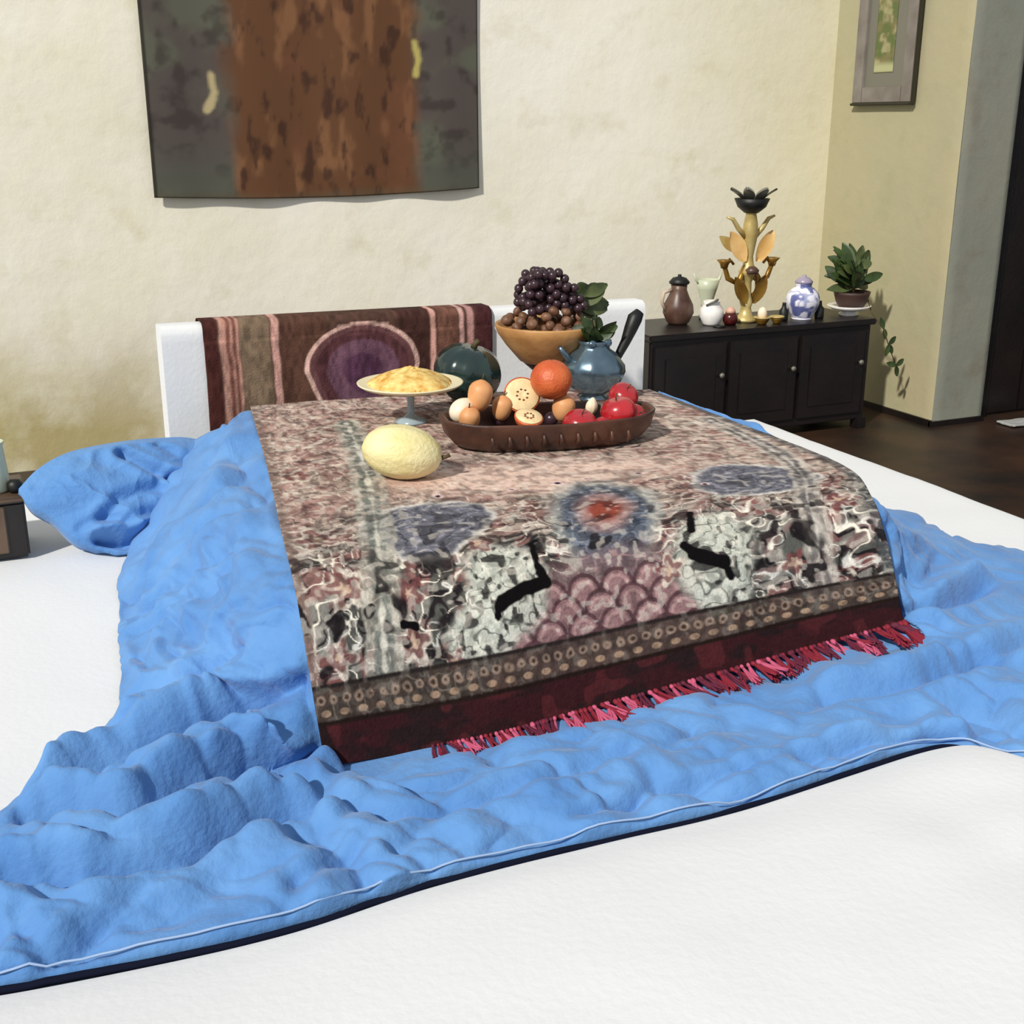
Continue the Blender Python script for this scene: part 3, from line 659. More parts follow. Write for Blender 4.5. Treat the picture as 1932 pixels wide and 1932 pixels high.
dd = np.zeros((RN, RK)); gp_ = np.stack([966 + F * ((g - CC) @ rt) / ((g - CC) @ fw), 966 - F * ((g - CC) @ upv) / ((g - CC) @ fw)], -1)
def l3(x, y): q = (gp_[..., 0] - x) ** 2 + (gp_[..., 1] - y) ** 2; return g[np.unravel_index(q.argmin(), q.shape)]
for pts, dep, wd in (([(232, 856), (290, 885), (330, 905)], .035, .02), ([(330, 905), (365, 925), (395, 930)], .04, .018), ([(190, 1020), (240, 1025), (275, 1008), (300, 1018)], .05, .02), ([(280, 1005), (340, 1000), (388, 960)], .035, .018), ([(205, 975), (225, 945), (300, 920)], .02, .022), ([(385, 955), (350, 920)], .03, .014), ([(300, 840), (350, 870), (400, 880)], .015, .018), ([(170, 870), (220, 880)], .01, .03), ([(150, 1000), (200, 970), (235, 985)], .014, .016)):
    q = [l3(*p) for p in pts]; e = polydist(g, q); dd += -dep * np.exp(-(e / wd) ** 2) + .35 * dep * np.exp(-((e - wd * 2) / wd) ** 2)
wg = g + .05 * fbm(g * 6, 41, 2)[..., None]
dd += .018 * ((1 - abs(vnoise(wg * 8, 51))) ** 3 - .3) + .005 * ((1 - abs(vnoise(wg * 20, 52))) ** 2 - .4)
dd *= sstep(1, .85, rad)[:, None] * .85 + .15
g2 = g + pl_n * dd[..., None]
back = g2[-1] * 1.0
rings = [g2]
for s_, dep in ((.97, .05), (.9, .10), (.7, .14), (.0, .15)):
    cxy = back.mean(0); q = cxy + (back - cxy) * s_ - pl_n * dep; q[:, 2] = np.maximum(q[:, 2], LZ + .012); rings.append(q[None])
g3 = np.concatenate(rings); g3[..., 2] = np.maximum(g3[..., 2], LZ + .012)
n3_, m3_ = g3.shape[:2]
fc = gridfaces(n3_, m3_)
link('bunched_corner', (g3 - qo).reshape(-1, 3), fc, M['blue'], qt)['label'] = 'gathered corner bundle bulging out at the left'

# ---------------------------------------------------------------- white duvet in the foreground
base = catmull(np.array([P(*q) for q in fr4[3]]), 260, 0)
frt = []
for j, (back_, z, e) in enumerate(((-.012, LZ + .012, 0), (-.014, LZ + .024, 0), (-.026, LZ + .036, 0), (-.05, LZ + .045, 0), (-.12, LZ + .058, 0), (-.25, LZ + .066, 0), (-.42, LZ + .066, 0), (-.7, LZ + .06, 0), (-1.0, LZ + .04, 0), (-1.25, LZ + .015, 0))):
    q = base + np.array([.25, -1, 0]) / 1.03 * (-back_ + .018); q[:, 2] = z; frt.append(q)
fg = loft(frt, 160, 260)
fx = np.linspace(0, 1, 160)[:, None] * np.ones((1, 260))
fg[..., 2] += sstep(.05, .3, fx) * (.010 * fbm(fg * 2.2, 61, 3) + .004 * vnoise(fg * np.array([3, 9, 1]), 62))
fg[..., 2] = np.maximum(fg[..., 2], LZ + .01)
dv = empty('white_duvet', (.9, 1.2, LZ), label='smooth white duvet filling the foreground in front of the blue quilt', cat='duvet')
sheet('duvet_cover', fg - np.array(dv.location), M['white'], dv, thick=.006)

# ---------------------------------------------------------------- nightstand at the left
a = P(-2, 1066, LZ); b = P(62, 1036, LZ); 
nx1 = b[0]; ny0 = a[1] + .0; nt_ = PY(30, 938, ny0)[2]
t = empty('nightstand', (nx1 - .2, ny0 + .13, LZ + .012), label='small dark wooden box table at the far left edge beside the blue bundle', cat='nightstand')
hh = nt_ - LZ - .012
MB().box(-.2, .19, -.12, .14, 0, hh - .02, .008).build('body', M['black'], t, False)
MB().box(-.21, .20, -.13, .15, hh - .02, hh, .006).build('table_top', M['nsw'], t, False)
MB().box(-.17, .13, -.128, -.118, .02, hh - .03, .004).build('drawer', M['nsw'], t, False)
p = P(32, 940, nt_)
o = MB().lathe([(.0, 0), (.018, 0), (.024, .01), (.024, .028), (.014, .04), (0, .042)], (0, 0, 0), 20).build('small_jar', M['blackm']); o.location = Vector((float(nx1) - .03, ny0 + .06, float(nt_) + .001))
tag(o, 'tiny black jar on the corner of the left box table', 'jar')
o = MB().lathe([(.0, 0), (.05, 0), (.055, .01), (.05, .07), (.045, .14), (.05, .16), (.046, .16), (.04, .14), (0, .13)], (0, 0, 0), 24).build('white_vase', M['celadon']); o.location = Vector((float(PY(-12, 930, ny0 + .1)[0]), ny0 + .1, float(nt_) + .001))
tag(o, 'pale vase cut by the left edge, on the dark box table', 'vase')

# ---------------------------------------------------------------- fruit and vessels on the throw
from mathutils import Matrix, Euler
SZ = TZ + .006
def at(x, y, z=SZ): return Vector([float(v) for v in P(x, y, z)])
# melon
mp = at(768, 908); mr = Euler((0, R(8), R(-28))).to_matrix()
mb = MB().blob((0, 0, .074), (.110, .082, .074), 40, lambda d, a, th: 1 + .016 * math.cos(10 * math.atan2(d.z, d.y)) + .04 * max(0, d.x) ** 6, mr)
o = link('melon', mb.v, mb.f, mat('melon_rind', (222, 208, 142), .5, noise=(12, .2, (232, 224, 178)), bump=.4, bscale=90)); o.location = mp + Vector((0, .04, 0))
tag(o, 'large pale yellow oval melon in front of the footed plate', 'melon')
MB().tube([mr @ Vector((.108, 0, 0)) + Vector((0, 0, .074)), mr @ Vector((.122, 0, .004)) + Vector((0, 0, .074)), mr @ Vector((.134, .003, .012)) + Vector((0, 0, .074))], [.008, .005, .006], 8).build('stalk', M['stem'], o)
# footed plate with heap
p = at(790, 795); t = empty('footed_plate', p, label='cream footed plate heaped with yellow grain, behind the melon', cat='plate')
pt = PY(768, 730, p.y); hgt = float(pt[2]) - SZ; dxp = float(pt[0]) - p.x; hgt = max(.1, hgt)
t.location.x += dxp * .7
k_ = hgt / .125
pm = MB().lathe([(0, hgt - .016), (.03, hgt - .016), (.1, hgt - .008), (.16, hgt + .004), (.172, hgt + .012), (.174, hgt + .016), (.168, hgt + .016), (.1, hgt + .002), (0, hgt - .004)], (0, 0, 0), 48)
pm.build('plate', mat('cream_glaze', (232, 222, 186), .35), t)
MB().lathe([(0, 0), (.052, 0), (.054, .006), (.03, .016), (.013, .03), (.011, hgt * .5), (.013, hgt - .03), (.03, hgt - .014), (0, hgt - .013)], (0, 0, 0), 32).build('pedestal', mat('glass_grey', (150, 168, 176), .2, coat=.5), t)
mb = MB().lathe([(.145, hgt + .0), (.13, hgt + .018), (.1, hgt + .036), (.06, hgt + .052), (.025, hgt + .06), (.002, hgt + .062)], (0, 0, 0), 60, wob=lambda a, z: 1 + .05 * math.sin(5 * a + 1))
for i in range(700):
    a = random.uniform(0, 6.28); r = .14 * math.sqrt(random.random()); z = hgt + .062 - .062 * (r / .14) ** 1.3
    e = random.uniform(.006, .0095); mb.blob((r * math.cos(a), r * math.sin(a), z + .001), (e, e * .8, e * .8), 6)
tag(mb.build('yellow_grain', mat('grain', (196, 140, 50), .6, noise=(34, .16, (236, 216, 140))), t, True), kind='stuff')
# dark green squash
p = PY(890, 700, at(900, 760).y); rr_ = .122
o = MB().blob((0, 0, 0), (rr_, rr_ * .95, rr_ * .86), 48, lambda d, a, th: 1 + .02 * math.cos(10 * a) * math.sin(th) - .10 * max(0, d.z) ** 10).build('squash', M['teal'])
o.location = Vector((float(p[0]), float(p[1]) + .04, SZ + rr_ * .85)); o.rotation_euler = (R(10), R(12), 0)
tag(o, 'dark green glossy round squash between the grain plate and the wooden fruit bowl', 'squash')
MB().tube([(0, 0, rr_ * .76), (.004, 0, rr_ * .9), (.012, 0, rr_ * .98)], [.013, .009, .011], 8).build('stalk', M['stem'], o)
# wooden tray
fl = at(838, 838); frp = at(1222, 815); fc_ = at(1020, 866)
ctr_ = (fl + frp) / 2; L2 = (frp - fl).length / 2 + .01; wdt = .15
ang = math.atan2(frp.y - fl.y, frp.x - fl.x)
t = empty('wooden_tray', (ctr_.x - .012, ctr_.y - .025, SZ), ang, label='long dark carved wooden tray full of fruit on the printed throw', cat='tray')
def oval(prof, n=64):
    v = []; f = []
    for (s, z) in prof:
        for k in range(n):
            a = 2 * math.pi * k / n; ca, sa = math.cos(a), math.sin(a); e = 2 / 2.6
            x = L2 * s * math.copysign(abs(ca) ** e, ca); y = wdt * (s if s < .98 else s) * math.copysign(abs(sa) ** e, sa); v.append((x, y, z * (1 + .10 * (abs(x) / L2) ** 3) + .0012 * math.sin(9 * a)))
    for i in range(len(prof) - 1):
        for k in range(n): k2 = (k + 1) % n; f.append((i * n + k, i * n + k2, (i + 1) * n + k2, (i + 1) * n + k))
    f.append(tuple(range(n))[::-1]); m = (len(prof) - 1) * n; f.append(tuple(range(m, m + n))); return v, f
TH = .084
v, f = oval([(.80, 0), (.88, .012), (.96, .04), (.995, TH - .006), (1, TH), (.985, TH + .003), (.94, TH - .002), (.90, .045), (.80, .018), (.5, .014), (.01, .014)])
link('tray_body', v, f, M['traywood'], t)
cv = MB()
for k in range(9):
    x = -L2 * .62 + k * L2 * .155; cv = MB(); cv.tube([(x, -wdt * (.93) - .0, .018), (x + .004, -wdt * .985, .036), (x, -wdt * 1.0, .056)], [.004, .007, .004], 8); cv.build('carved_rib', M['traywood'], t)
TF = SZ + .016
def ontray(px, py, ztop):   # fruit centre at a height inside the tray
    return at(px, py, ztop)
def intray(px, py, z, r):
    q = ontray(px, py, z); d = Vector([float(v) for v in ray(px, py)]); inv = t_tray.inverted()
    for _ in range(60):
        l = inv @ q
        if l.y < -wdt * .86 + r: q = q + d * .006
        elif l.y > wdt * .86 - r: q = q - d * .006
        else: break
    l = inv @ q; lim = L2 * .9 - r; l.x = max(-lim, min(lim, l.x)); yl = max(.005, wdt * .9 * (1 - min(1, (abs(l.x) + r * .6) / L2) ** 2.6) ** (1 / 2.6) - r); l.y = max(-yl, min(yl, l.y)); q = t_tray @ l; q.z = max(q.z, TF + r * .86); return q
t_tray = Matrix.Translation((ctr_.x - .012, ctr_.y - .025, SZ)) @ Matrix.Rotation(ang, 4, 'Z')
def apple(px, py, r, z, label, m='red', tilt_=0):
    c0 = intray(px, py, z, r)
    o = MB().blob((0, 0, 0), (r, r, r * .9), 28, lambda d, a, th: 1 - .22 * max(0, d.z) ** 8 - .12 * max(0, -d.z) ** 8 + .015 * math.cos(5 * a) * max(0, -d.z)).build('apple', M[m]); o.location = c0; o.rotation_euler = (R(20 + tilt_), R(tilt_ * .7), 0)
    tag(o, label, 'apple', 'red apples in the wooden tray')
    MB().tube([(0, 0, r * .62), (.002, 0, r * .85), (.006, 0, r * 1.05)], .0022, 6).build('stalk', M['stem'], o); return o
apple(1094, 802, .054, TF + .066, 'red apple at the front of the tray, left of the other red apples')
apple(1168, 778, .056, TF + .075, 'bright red apple with a strong highlight, nearest the right front of the tray', tilt_=-20)
apple(1205, 792, .044, TF + .06, 'small dark red apple at the right tip of the tray', tilt_=30)
apple(1196, 742, .048, TF + .07, 'dull red apple at the back right of the tray behind the bright one', tilt_=10)
apple(1140, 812, .038, TF + .055, 'small red apple between the front two at the tray rim', tilt_=50)
def fruit(name, px, py, z, r, m, label, cat, fn=None, rot=(0, 0, 0), group=None):
    o = MB().blob((0, 0, 0), r, 28, fn).build(name, M[m]); o.location = intray(px, py, z, max(r)); o.rotation_euler = tuple(R(v) for v in rot); tag(o, label, cat, group); return o
pearf = lambda d, a, th: 1 - .32 * sstep(.1, 1, d.z) + .10 * max(0, -d.z)
fruit('onion', 858, 770, TF + .05, (.044, .036, .036), 'onion', 'white onion at the left end of the tray', 'onion', lambda d, a, th: 1 + .25 * max(0, d.x) ** 8, (0, -25, 20))
for (px, py, z, r, lab) in ((905, 738, .10, (.038, .038, .058), 'tan pear standing upright in the left part of the tray'), (885, 785, .07, (.034, .034, .048), 'tan pear lying in front of the upright pear'), (948, 764, .08, (.032, .032, .046), 'tan pear with a reddish tip right of the upright pear'), (1064, 764, .08, (.036, .036, .05), 'peach coloured pear between the orange half and the apples')):
    o = fruit('pear', px, py, TF + z, r, 'pear', lab, 'pear', pearf, (random.uniform(-50, 50) if z < .08 else 5, random.uniform(-60, 60) if z < .08 else 8, 0), 'pears in the wooden tray')
    MB().tube([(0, 0, r[2] * .66), (.002, 0, r[2] * 1.0)], .002, 6).build('stalk', M['stem'], o)
# half orange, facing the viewer, and a whole one behind
o = fruit('orange', 1040, 716, TF + .10, (.066, .066, .062), 'orange', 'whole rust coloured orange at the back of the tray', 'orange')
MB().blob((0, 0, .060), (.006, .006, .003), 8).build('navel', M['stem'], o)
def half(px, py, z, r, label, rot, m='orange'):
    t = empty('halved_fruit', intray(px, py, z, r * .8), label=label, cat='fruit', group='cut fruit in the wooden tray'); t.rotation_euler = tuple(R(v) for v in rot)
    prof = [(r * math.sin(a), -r * .9 * math.cos(a)) for a in np.linspace(0.01, math.pi / 2, 12)]; MB().lathe(prof, (0, 0, 0), 32).build('rind', M[m], t)
    MB().lathe([(r * .93, .001), (r * .90, .003), (r * .3, .002), (.001, 0)], (0, 0, 0), 32).build('flesh', M['pulp'], t)
    s_ = MB()
    for k in range(8): a = k * math.pi / 4; s_.blob((r * .3 * math.cos(a), r * .3 * math.sin(a), .004), (.004, .0025, .002), 8)
    s_.build('seeds', M['seed'], t)
half(985, 745, TF + .10, .058, 'halved fruit with pale flesh and orange rind facing out, centre of the tray', (62, -8, -10))
half(998, 786, TF + .085, .044, 'small halved fruit with cream flesh at the front rim of the tray', (22, 0, 0))
fruit('garlic', 1116, 768, TF + .06, (.020, .020, .024), 'onion', 'small cream bulb tucked between the red apples', 'garlic', lambda d, a, th: 1 + .3 * max(0, d.z) ** 10 + .04 * math.cos(8 * a), (0, 10, 0))
fruit('plum', 943, 790, TF + .035, (.024, .022, .022), 'grape', 'dark plum at the front rim left of the cream halved fruit', 'plum')
fruit('plum', 1040, 790, TF + .035, (.024, .022, .022), 'grape', 'dark plum at the front rim right of the cream halved fruit', 'plum')
# wooden goblet bowl with grapes, dates and leaves
p = at(1045, 738); ph = PY(1028, 612, p.y); bh = float(ph[2]) - SZ
t = empty('fruit_bowl', (p.x - .03, p.y, SZ), label='tan wooden fruit bowl on a dark tapering foot, behind the tray', cat='bowl')
RB = .19
MB().lathe([(0, 0), (.06, 0), (.062, .01), (.034, .03), (.03, .05), (.05, .08), (.09, .115), (.09, .118), (0, .118)], (0, 0, 0), 40).build('foot', M['darkwood'], t)
MB().lathe([(.06, .100), (.10, .120), (.15, bh - .07), (RB - .012, bh - .03), (RB, bh), (RB - .004, bh + .006), (RB - .014, bh + .002), (RB - .03, bh - .03), (.1, bh - .07), (0, bh - .085)], (0, 0, 0), 56).build('bowl', M['tanwood'], t)
tb = Vector(t.location)
def grp(name, pts, mk, label, cat, group, r, sq=1.0):
    proto = MB().blob((0, 0, 0), (r, r, r * sq), 14).build(name, M[mk]); first = True
    for i, q in enumerate(pts):
        o = proto if first else proto.copy()
        if not first: col.objects.link(o)
        first = False; o.location = tb + Vector(q); o.rotation_euler = (random.uniform(-.6, .6), random.uniform(-1.2, 1.2), random.uniform(0, 3)); s = random.uniform(.85, 1.1); o.scale = (s, s, s); tag(o, label, cat, group)
gp = []
for i in range(1500):
    q = Vector((random.uniform(-.10, .13), random.uniform(-.07, .07), random.uniform(bh + .055, bh + .20)))
    top = bh + .205 - 3.4 * abs(q.x + .02) ** 1.6 - q.y * .2
    if q.z < top and all((q - g_).length > .026 for g_ in gp): gp.append(q)
    if len(gp) > 95: break
bunch = empty('grape_bunch', tb + Vector((0, 0, bh + .06)), label='bunch of dark purple grapes heaped on top of the fruit bowl', cat='grapes')
proto = MB().blob((0, 0, 0), (.0165, .0165, .017), 14).build('grape', M['grape'], bunch)
for i, q in enumerate(gp):
    o = proto if i == 0 else proto.copy()
    if i: col.objects.link(o); o.parent = bunch
    o.location = q - Vector((0, 0, bh + .06))
MB().tube([(0, 0, -.02), (-.01, 0, .06), (.02, .01, .12), (.05, .01, .13)], .003, 6).build('stem', M['stem'], bunch)
dp = []
for i in range(900):
    a = random.uniform(0, 6.28); r = .165 * math.sqrt(random.random()); zt_ = bh + .085 - .07 * (r / .165) ** 2 * 1.1
    q = Vector((r * math.cos(a), r * math.sin(a), random.uniform(bh - .03, zt_)))
    if all((q - g_).length > .034 for g_ in dp) and q.z > bh - .01 - (0.16 - r) * .3: dp.append(q)
    if len(dp) > 44: break
grp('dried_date', dp, 'date', 'wrinkled brown date piled in the wooden fruit bowl under the grapes', 'date', 'dates in the fruit bowl', .021, .8)
lf = empty('leaf_sprig', tb + Vector((.10, 0, bh + .06)), label='green leafy sprig sticking out to the right of the fruit bowl', cat='leaves')
for k in range(11):
    a = random.uniform(-.9, .9); e = random.uniform(-.2, .7); b0 = (random.uniform(-.01, .07), random.uniform(-.05, .05), random.uniform(-.02, .05)); MB().leaf(b0, (math.cos(a), .4 * math.sin(a), e), (random.uniform(-.4, .4), -1, random.uniform(.2, 1)), random.uniform(.07, .11), random.uniform(.045, .06), .35).build('leaf', M['leaf'], lf)
MB().tube([(-.04, 0, -.02), (.03, 0, .02), (.1, 0, .05)], .003, 6).build('stem', M['stem'], lf)
# pewter jug with black handle and foliage in its mouth
jp = at(1122, 752); jy = jp.y - .0
jt = empty('pewter_jug', (float(PY(1120, 690, jy)[0]), jy, SZ), label='round blue-grey metal jug with a tall black handle, right of the fruit bowl', cat='jug')
JR = .112
MB().lathe([(0, 0), (.05, 0), (.052, .008), (.036, .016), (.05, .024), (.09, .05), (JR, .10), (JR * .98, .125), (.08, .165), (.056, .182), (.052, .198), (.062, .212), (.058, .212), (.046, .198), (.05, .18), (0, .17)], (0, 0, 0), 48, wob=lambda a, z: 1 + .012 * math.cos(12 * a)).build('body', M['pewter'], jt)
hp = lambda x, y: Vector([float(v) for v in PY(x, y, jy)]) - Vector(jt.location)
MB().tube([hp(1158, 690), hp(1168, 668), hp(1180, 645), hp(1190, 620), hp(1198, 600), hp(1207, 588)], [.010, .015, .018, .024, .027, .017], 14).build('handle', M['blackm'], jt)['label'] = 'black upswept handle'
MB().tube([hp(1085, 690), hp(1068, 672), hp(1056, 655)], [.016, .011, .009], 12).build('spout', M['pewter'], jt)
for dx in (-.03, .03): MB().blob((dx, -.045, .205), (.016, .012, .014), 14).build('boss', M['pewter'], jt)
sp = empty('herb_sprig', Vector(jt.location) + Vector((0, 0, .18)), label='dark green herb sprig standing in the mouth of the metal jug', cat='herbs')
for k in range(22):
    a = random.uniform(0, 6.28); h0 = random.uniform(.01, .07); MB().leaf((.015 * math.cos(a), .015 * math.sin(a), h0), (math.cos(a), math.sin(a), random.uniform(.1, 1.4)), (random.uniform(-.4, .4), -1, random.uniform(.0, .8)), random.uniform(.05, .08), .038, .3).build('leaf', M['leafd'], sp)
MB().tube([(0, 0, 0), (.004, 0, .05), (.0, .004, .1)], .004, 6).build('stem', M['stem'], sp)

# ---------------------------------------------------------------- dark chest against the back wall
CY = 4.99; cx0 = float(PY(1226, 640, CY)[0]); cx1 = float(PY(1648, 640, CY)[0]); CHt = .583; CD = .46
ch = empty('wooden_chest', ((cx0 + cx1) / 2, CY + CD / 2, 0), label='low black-brown wooden chest behind the bed, covered with ornaments', cat='chest')
wx = (cx1 - cx0) / 2; wy = CD / 2
MB().box(-wx + .01, wx - .01, -wy + .015, wy - .01, .05, CHt - .03, .006).build('body', M['chest'], ch, False)
MB().box(-wx - .005, wx + .005, -wy - .01, wy, CHt - .03, CHt, .006).build('chest_top', M['chest'], ch, False)
for sx_ in (-1, 1):
    for sy_ in (-1, 1): MB().box(min(sx_ * wx, sx_ * (wx - .06)), max(sx_ * wx, sx_ * (wx - .06)), min(sy_ * wy, sy_ * (wy - .06)), max(sy_ * wy, sy_ * (wy - .06)), 0, .06, .004).build('foot', M['chest'], ch, False)
for k in range(3):
    x0_ = -wx + .03 + k * (2 * wx - .06) / 3; x1_ = x0_ + (2 * wx - .06) / 3 - .02
    dr = MB(); dr.box(x0_, x1_, -wy + .0, -wy + .018, .09, CHt - .06, .004); f_ = dr.build('door_panel', M['chest'], ch, False)
    MB().box(x0_ + .06, x1_ - .06, -wy - .006, -wy + .004, .15, CHt - .12, .006).build('raised_field', M['chest'], f_, False)
    MB().lathe([(0, 0), (.006, 0), (.006, .012), (.014, .018), (.012, .026), (0, .028)], (0, 0, 0), 14).build('knob', M['tin'], f_)
    kn = bpy.data.objects[f_.children[-1].name] if False else [q for q in col.objects if q.parent == f_ and q.name.startswith('knob')][0]
    kn.rotation_euler = (R(90), 0, 0); kn.location = (x1_ - .03, -wy + .002, CHt * .62)
CZ = CHt + .001
def cpos(px, py): p = P(px, py, CZ); return Vector([float(p[0]), float(min(max(p[1], CY + .06), CY + CD - .08)), CZ])
def on_chest(px, dy):     # a spot on the chest top, dy back from its front edge, along the sight column px
    y = CY + dy; p = PY(px, 600, y); return Vector((float(p[0]), y, CZ))
# brown pitcher
t = empty('clay_pitcher', on_chest(1279, .26), label='brown and tan clay pitcher with a dark lid, leftmost on the chest', cat='pitcher')
MB().lathe([(0, 0), (.04, 0), (.05, .01), (.068, .05), (.064, .085), (.046, .12), (.034, .15), (.036, .175), (.03, .175), (0, .16)], (0, 0, 0), 32).build('body', M['brown'], t)
MB().lathe([(0, .172), (.042, .174), (.046, .182), (.03, .2), (.008, .206), (.008, .214), (0, .216)], (0, 0, 0), 24).build('lid', M['blackm'], t)
t.scale = (1.15, 1.15, 1.15)
MB().tube([(-.04, 0, .15), (-.075, 0, .14), (-.085, 0, .10), (-.062, 0, .06)], .008, 10).build('handle', M['tan'], t)
# pale shapes
t = empty('celadon_vase', on_chest(1332, .36), label='pale green flared vase standing behind the white jug on the chest', cat='vase')
MB().lathe([(0, 0), (.035, 0), (.04, .01), (.028, .05), (.032, .09), (.05, .15), (.062, .20), (.058, .20), (.044, .15), (0, .1)], (0, 0, 0), 32).build('body', M['celadon'], t)
for s_ in (-1, 1): MB().tube([(s_ * .04, 0, .17), (s_ * .07, 0, .2), (s_ * .085, 0, .235)], [.006, .008, .003], 8).build('ear', M['celadon'], t)
t = empty('white_jug', on_chest(1342, .17), label='white glazed jug with a grey loop handle at the left front of the chest', cat='jug')
MB().lathe([(0, 0), (.04, 0), (.044, .008), (.062, .045), (.058, .08), (.04, .105), (.044, .12), (.04, .12), (0, .1)], (0, 0, 0), 32).build('body', M['whitecer'], t)
MB().tube([(-.045, -.02, .10), (-.02, -.055, .125), (.0, -.05, .13), (.0, -.03, .12)], .006, 8).build('handle', M['tin'], t)
MB().lathe([(0, .0), (.03, .0), (.032, .004), (0, .006)], (-.0, -.075, 0), 20).build('coaster', M['blackm'], t)
t = empty('maroon_jar', on_chest(1378, .13), label='small dark maroon jar with a pink lid left of the brass candelabrum', cat='jar')
MB().lathe([(0, 0), (.028, 0), (.038, .02), (.036, .045), (.024, .06), (0, .06)], (0, 0, 0), 28).build('body', M['maroon'], t)
MB().lathe([(0, .06), (.026, .06), (.022, .075), (.01, .088), (0, .09)], (0, 0, 0), 20).build('lid', mat('pink_lid', (206, 160, 140), .5), t)
# candelabrum
t = CB = empty('brass_candelabrum', on_chest(1406, .2), label='tall ornate brass candelabrum with curling arms and black cup on the chest', cat='candelabrum')
MB().lathe([(0, 0), (.055, 0), (.056, .012), (.03, .024), (.022, .06), (.03, .085), (.02, .11), (.018, .17), (.03, .2), (.042, .215), (.024, .24), (.018, .28), (.026, .33), (.034, .38), (.03, .42), (.022, .46), (.03, .47), (0, .47)], (0, 0, 0), 28).build('stem', M['goldl'], t)
MB().lathe([(0, .465), (.03, .465), (.06, .49), (.075, .525), (.07, .525), (.045, .5), (0, .495)], (0, 0, 0), 28).build('top_cup', M['blackm'], t)
for k in range(7):
    a = k * 2 * math.pi / 7 + .3; MB().leaf((.03 * math.cos(a), .03 * math.sin(a), .51), (math.cos(a), math.sin(a), .9), (0, 0, 1), .09, .05, .1).build('petal', M['tin'], t)
for s_ in (-1, 1):
    ar = MB().tube([(s_ * .02, 0, .20), (s_ * .06, 0, .17), (s_ * .10, 0, .19), (s_ * .12, 0, .24), (s_ * .095, 0, .27), (s_ * .075, 0, .25)], [.013, .012, .012, .011, .009, .006], 10).build('arm', M['gold'], t)
    MB().lathe([(0, 0), (.014, 0), (.02, .02), (.034, .035), (.03, .036), (0, .025)], (s_ * .122, 0, .235), 20).build('candle_cup', M['gold'], ar)
    MB().tube([(s_ * .02, 0, .10), (s_ * .05, -.01, .13), (s_ * .045, -.01, .19), (s_ * .02, 0, .24)], [.012, .014, .013, .008], 10).build('scroll', M['gold'], t)
    MB().tube([(s_ * .02, 0, .36), (s_ * .06, 0, .40), (s_ * .09, 0, .44), (s_ * .12, 0, .45)], [.012, .011, .009, .005], 10).build('upper_arm', M['goldl'], t)
    MB().leaf((s_ * .03, -.01, .26), (s_ * .6, -.1, 1), (0, -1, .0), .15, .075, .1).build('gilt_leaf', M['amber'], t)
    MB().leaf((s_ * .02, -.02, .08), (s_ * .5, -.1, 1), (0, -1, .0), .13, .06, .1).build('gilt_leaf', M['gold'], t)
    MB().leaf((s_ * .05, .01, .30), (s_ * 1.0, .1, .8), (0, -1, .0), .11, .05, .1).build('gilt_leaf', M['goldl'], t)
MB().lathe([(0, 0), (.026, .004), (.03, .02), (.016, .034), (.01, .036), (0, .036)], (0, -.03, .205), 18).build('boss', M['brown'], t)
CB.scale = (1.18, 1.18, 1.16)
# small brass bowls and other bits
for px, dy, lab, s in ((1438, .08, 'small brass bowl holding a cream egg, just right of the candelabrum foot', 1.0), (1466, .07, 'small brass bowl beside the blue and white jar on the chest', .85)):
    t = empty('brass_bowl', on_chest(px, dy), label=lab, cat='bowl', group=None)
    MB().lathe([(0, 0), (.022 * s, 0), (.024 * s, .006), (.036 * s, .022), (.04 * s, .034), (.037 * s, .034), (.028 * s, .02), (0, .014)], (0, 0, 0), 28).build('bowl', M['gold'], t)
    MB().lathe([(.041 * s, .030), (.044 * s, .034), (.041 * s, .038), (.037 * s, .034)], (0, 0, 0), 28).build('rim', M['goldl'], t)
e_ = on_chest(1438, .08)
o = MB().blob((0, 0, 0), (.024, .024, .034), 18).build('cream_egg', M['onion']); o.location = e_ + Vector((0, 0, .052)); tag(o, 'cream egg sitting in the small brass bowl', 'egg')
# blue white jar (painted)
t = empty('porcelain_jar', on_chest(1512, .15), label='blue and white porcelain ginger jar right of the candelabrum', cat='jar')
prof = [(.0, 0), (.05, 0), (.052, .008), (.07, .04), (.086, .085), (.08, .125), (.055, .155), (.04, .165), (.04, .182), (0, .182)]
mb = MB().lathe(prof, (0, 0, 0), 64); av = np.array(mb.v)
pr_ = catmull(np.array(prof), 60, 0); mb = MB().lathe([tuple(q) for q in np.abs(pr_)], (0, 0, 0), 72); av = np.array(mb.v)
cj = np.zeros((len(av), 3)) + C8(222, 222, 234); cj = mixc(cj, sstep(.1, .25, vnoise(av * 34, 4)), C8(92, 98, 150)); cj = mixc(cj, sstep(.12, .05, abs(vnoise(av * 26, 9))) * .7, C8(110, 120, 168))
link('body', mb.v, mb.f, M['glossy'], t, True, cj)
MB().lathe([(0, .182), (.044, .182), (.046, .19), (.03, .208), (.01, .214), (.012, .222), (0, .226)], (0, 0, 0), 28).build('lid', mat('violet_lid', (150, 140, 160), .3), t)
for px, dy, lab in ((1478, .14, 'small black bottle left of the porcelain jar'), (1545, .12, 'small black bottle right of the porcelain jar')):
    o = MB().lathe([(0, 0), (.022, 0), (.024, .01), (.024, .05), (.012, .066), (.009, .085), (.011, .09), (0, .09)], (0, 0, 0), 22).build('black_bottle', M['blackm']); o.location = on_chest(px, dy); tag(o, lab, 'bottle')
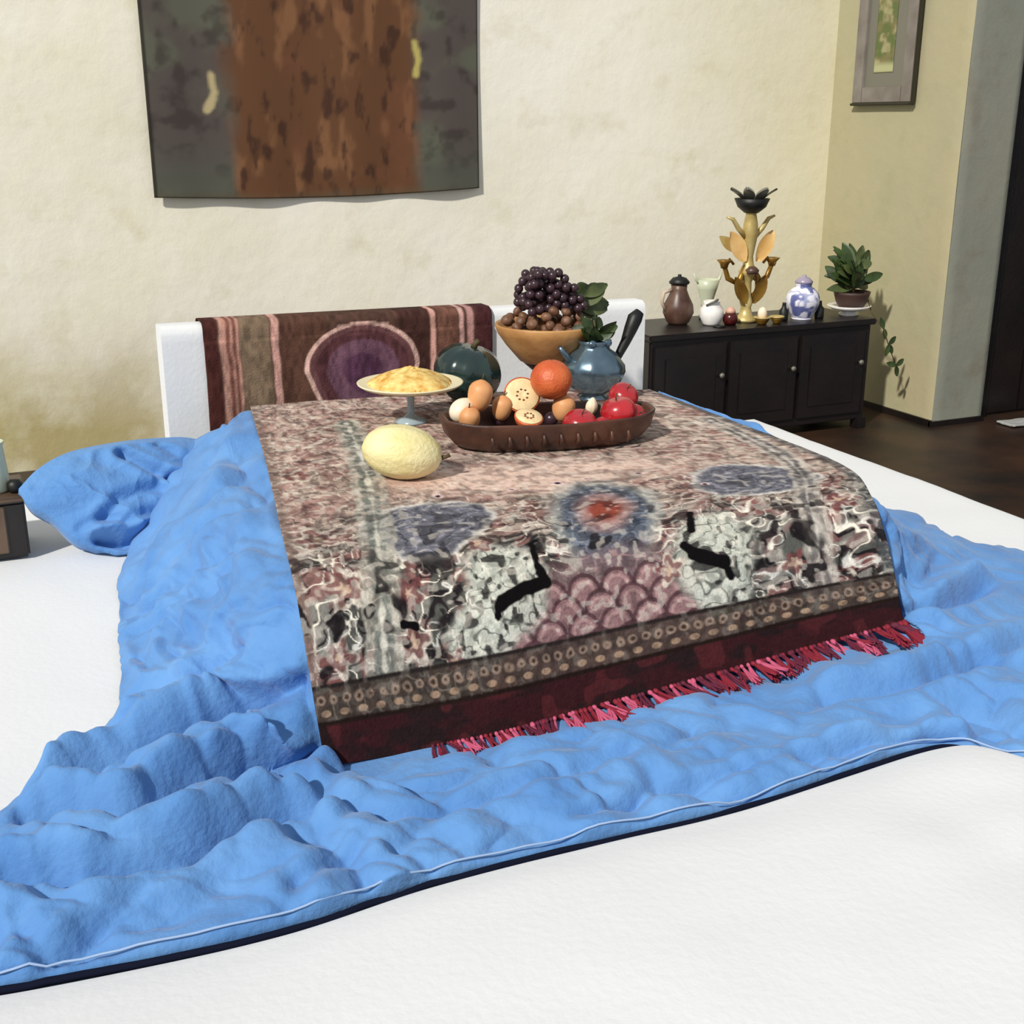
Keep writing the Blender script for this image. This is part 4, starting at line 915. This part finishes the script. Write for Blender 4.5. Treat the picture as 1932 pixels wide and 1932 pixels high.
# plant in pot on white dish
dsh = on_chest(1600, .15)
t = empty('white_dish', dsh, label='shallow white footed dish under the potted plant', cat='dish')
MB().lathe([(0, 0), (.05, 0), (.05, .01), (.035, .02), (.09, .032), (.115, .05), (.112, .053), (.08, .038), (0, .036)], (0, 0, 0), 40).build('dish', M['whitecer'], t)
pl = empty('potted_plant', dsh + Vector((.012, 0, .038)), label='bushy green houseplant in a brown pot on the white dish, right end of the chest', cat='plant')
MB().lathe([(0, 0), (.06, 0), (.08, .03), (.092, .07), (.096, .085), (.09, .085), (.08, .07), (0, .066)], (0, 0, 0), 32).build('pot', M['stonepot'], pl)
MB().lathe([(.0, .064), (.08, .066), (.082, .07), (0, .076)], (0, 0, 0), 24).build('soil', M['soil'], pl)
for k in range(60):
    a = random.uniform(0, 6.28); e = random.uniform(.1, 2.0); h0 = random.uniform(.09, .22); r0_ = random.uniform(0, .05)
    MB().leaf((r0_ * math.cos(a), r0_ * math.sin(a), h0), (math.cos(a), math.sin(a) * .7, e), (random.uniform(-.5, .5), -1, random.uniform(.1, 1.2)), random.uniform(.09, .14), random.uniform(.048, .066), .3).build('leaf', M['leafd'] if k % 3 else M['leaf'], pl)
for k in range(6):
    a = k * 1.05; MB().tube([(0, 0, .06), (.02 * math.cos(a), .02 * math.sin(a), .12), (.05 * math.cos(a), .05 * math.sin(a), .19)], .003, 5).build('stem', M['stem'], pl)
# trailing spray hanging past the right end of the chest
o0 = Vector(pl.location); yv = CY - .02
path = [Vector((.07, -.02, .08)), Vector([float(v) for v in PY(1645, 590, CY + .05)]) - o0, Vector([float(v) for v in PY(1667, 620, CY + .02)]) - o0, Vector([float(v) for v in PY(1676, 650, yv)]) - o0, Vector([float(v) for v in PY(1690, 690, yv)]) - o0]
tr_ = MB().tube(path, [.004, .004, .004, .003, .002], 6).build('trailing_stem', M['stem'], pl)
for q, dr_ in ((path[2], (-.2, 0, .5)), (path[2], (.4, 0, -1)), (path[3], (1, 0, .8)), (path[3], (.5, 0, -.7)), (path[4], (.3, 0, -1)), (path[4], (1, 0, .6)), (path[3], (-.3, -.2, -1)), (path[4], (-.6, 0, .2))):
    MB().leaf(q, dr_, (0, -1, .1), .062, .03, .1).build('leaf', M['leafd'], tr_)

# sunlight on the dark floor beyond the pillar, put in as a pale sheet
p = P(1908, 797, .0)
n, m_ = 24, 24; U, V = np.meshgrid(np.linspace(0, 1, n), np.linspace(0, 1, m_), indexing='ij')
g = np.stack([-.10 + U * .5, -.06 + V * .12, .012 + .006 * fbm(np.stack([U * 5, V * 5, 0 * U], -1), 4)], -1)
o = sheet('sun_patch', g, mat('sun_patch_grey', (150, 150, 148), .9), thick=.01); o.location = (float(p[0]), min(float(p[1]), PFY - .15), .0)
tag(o, 'small pale grey sheet standing in for sunlight on the dark floor at the right edge', 'cloth')
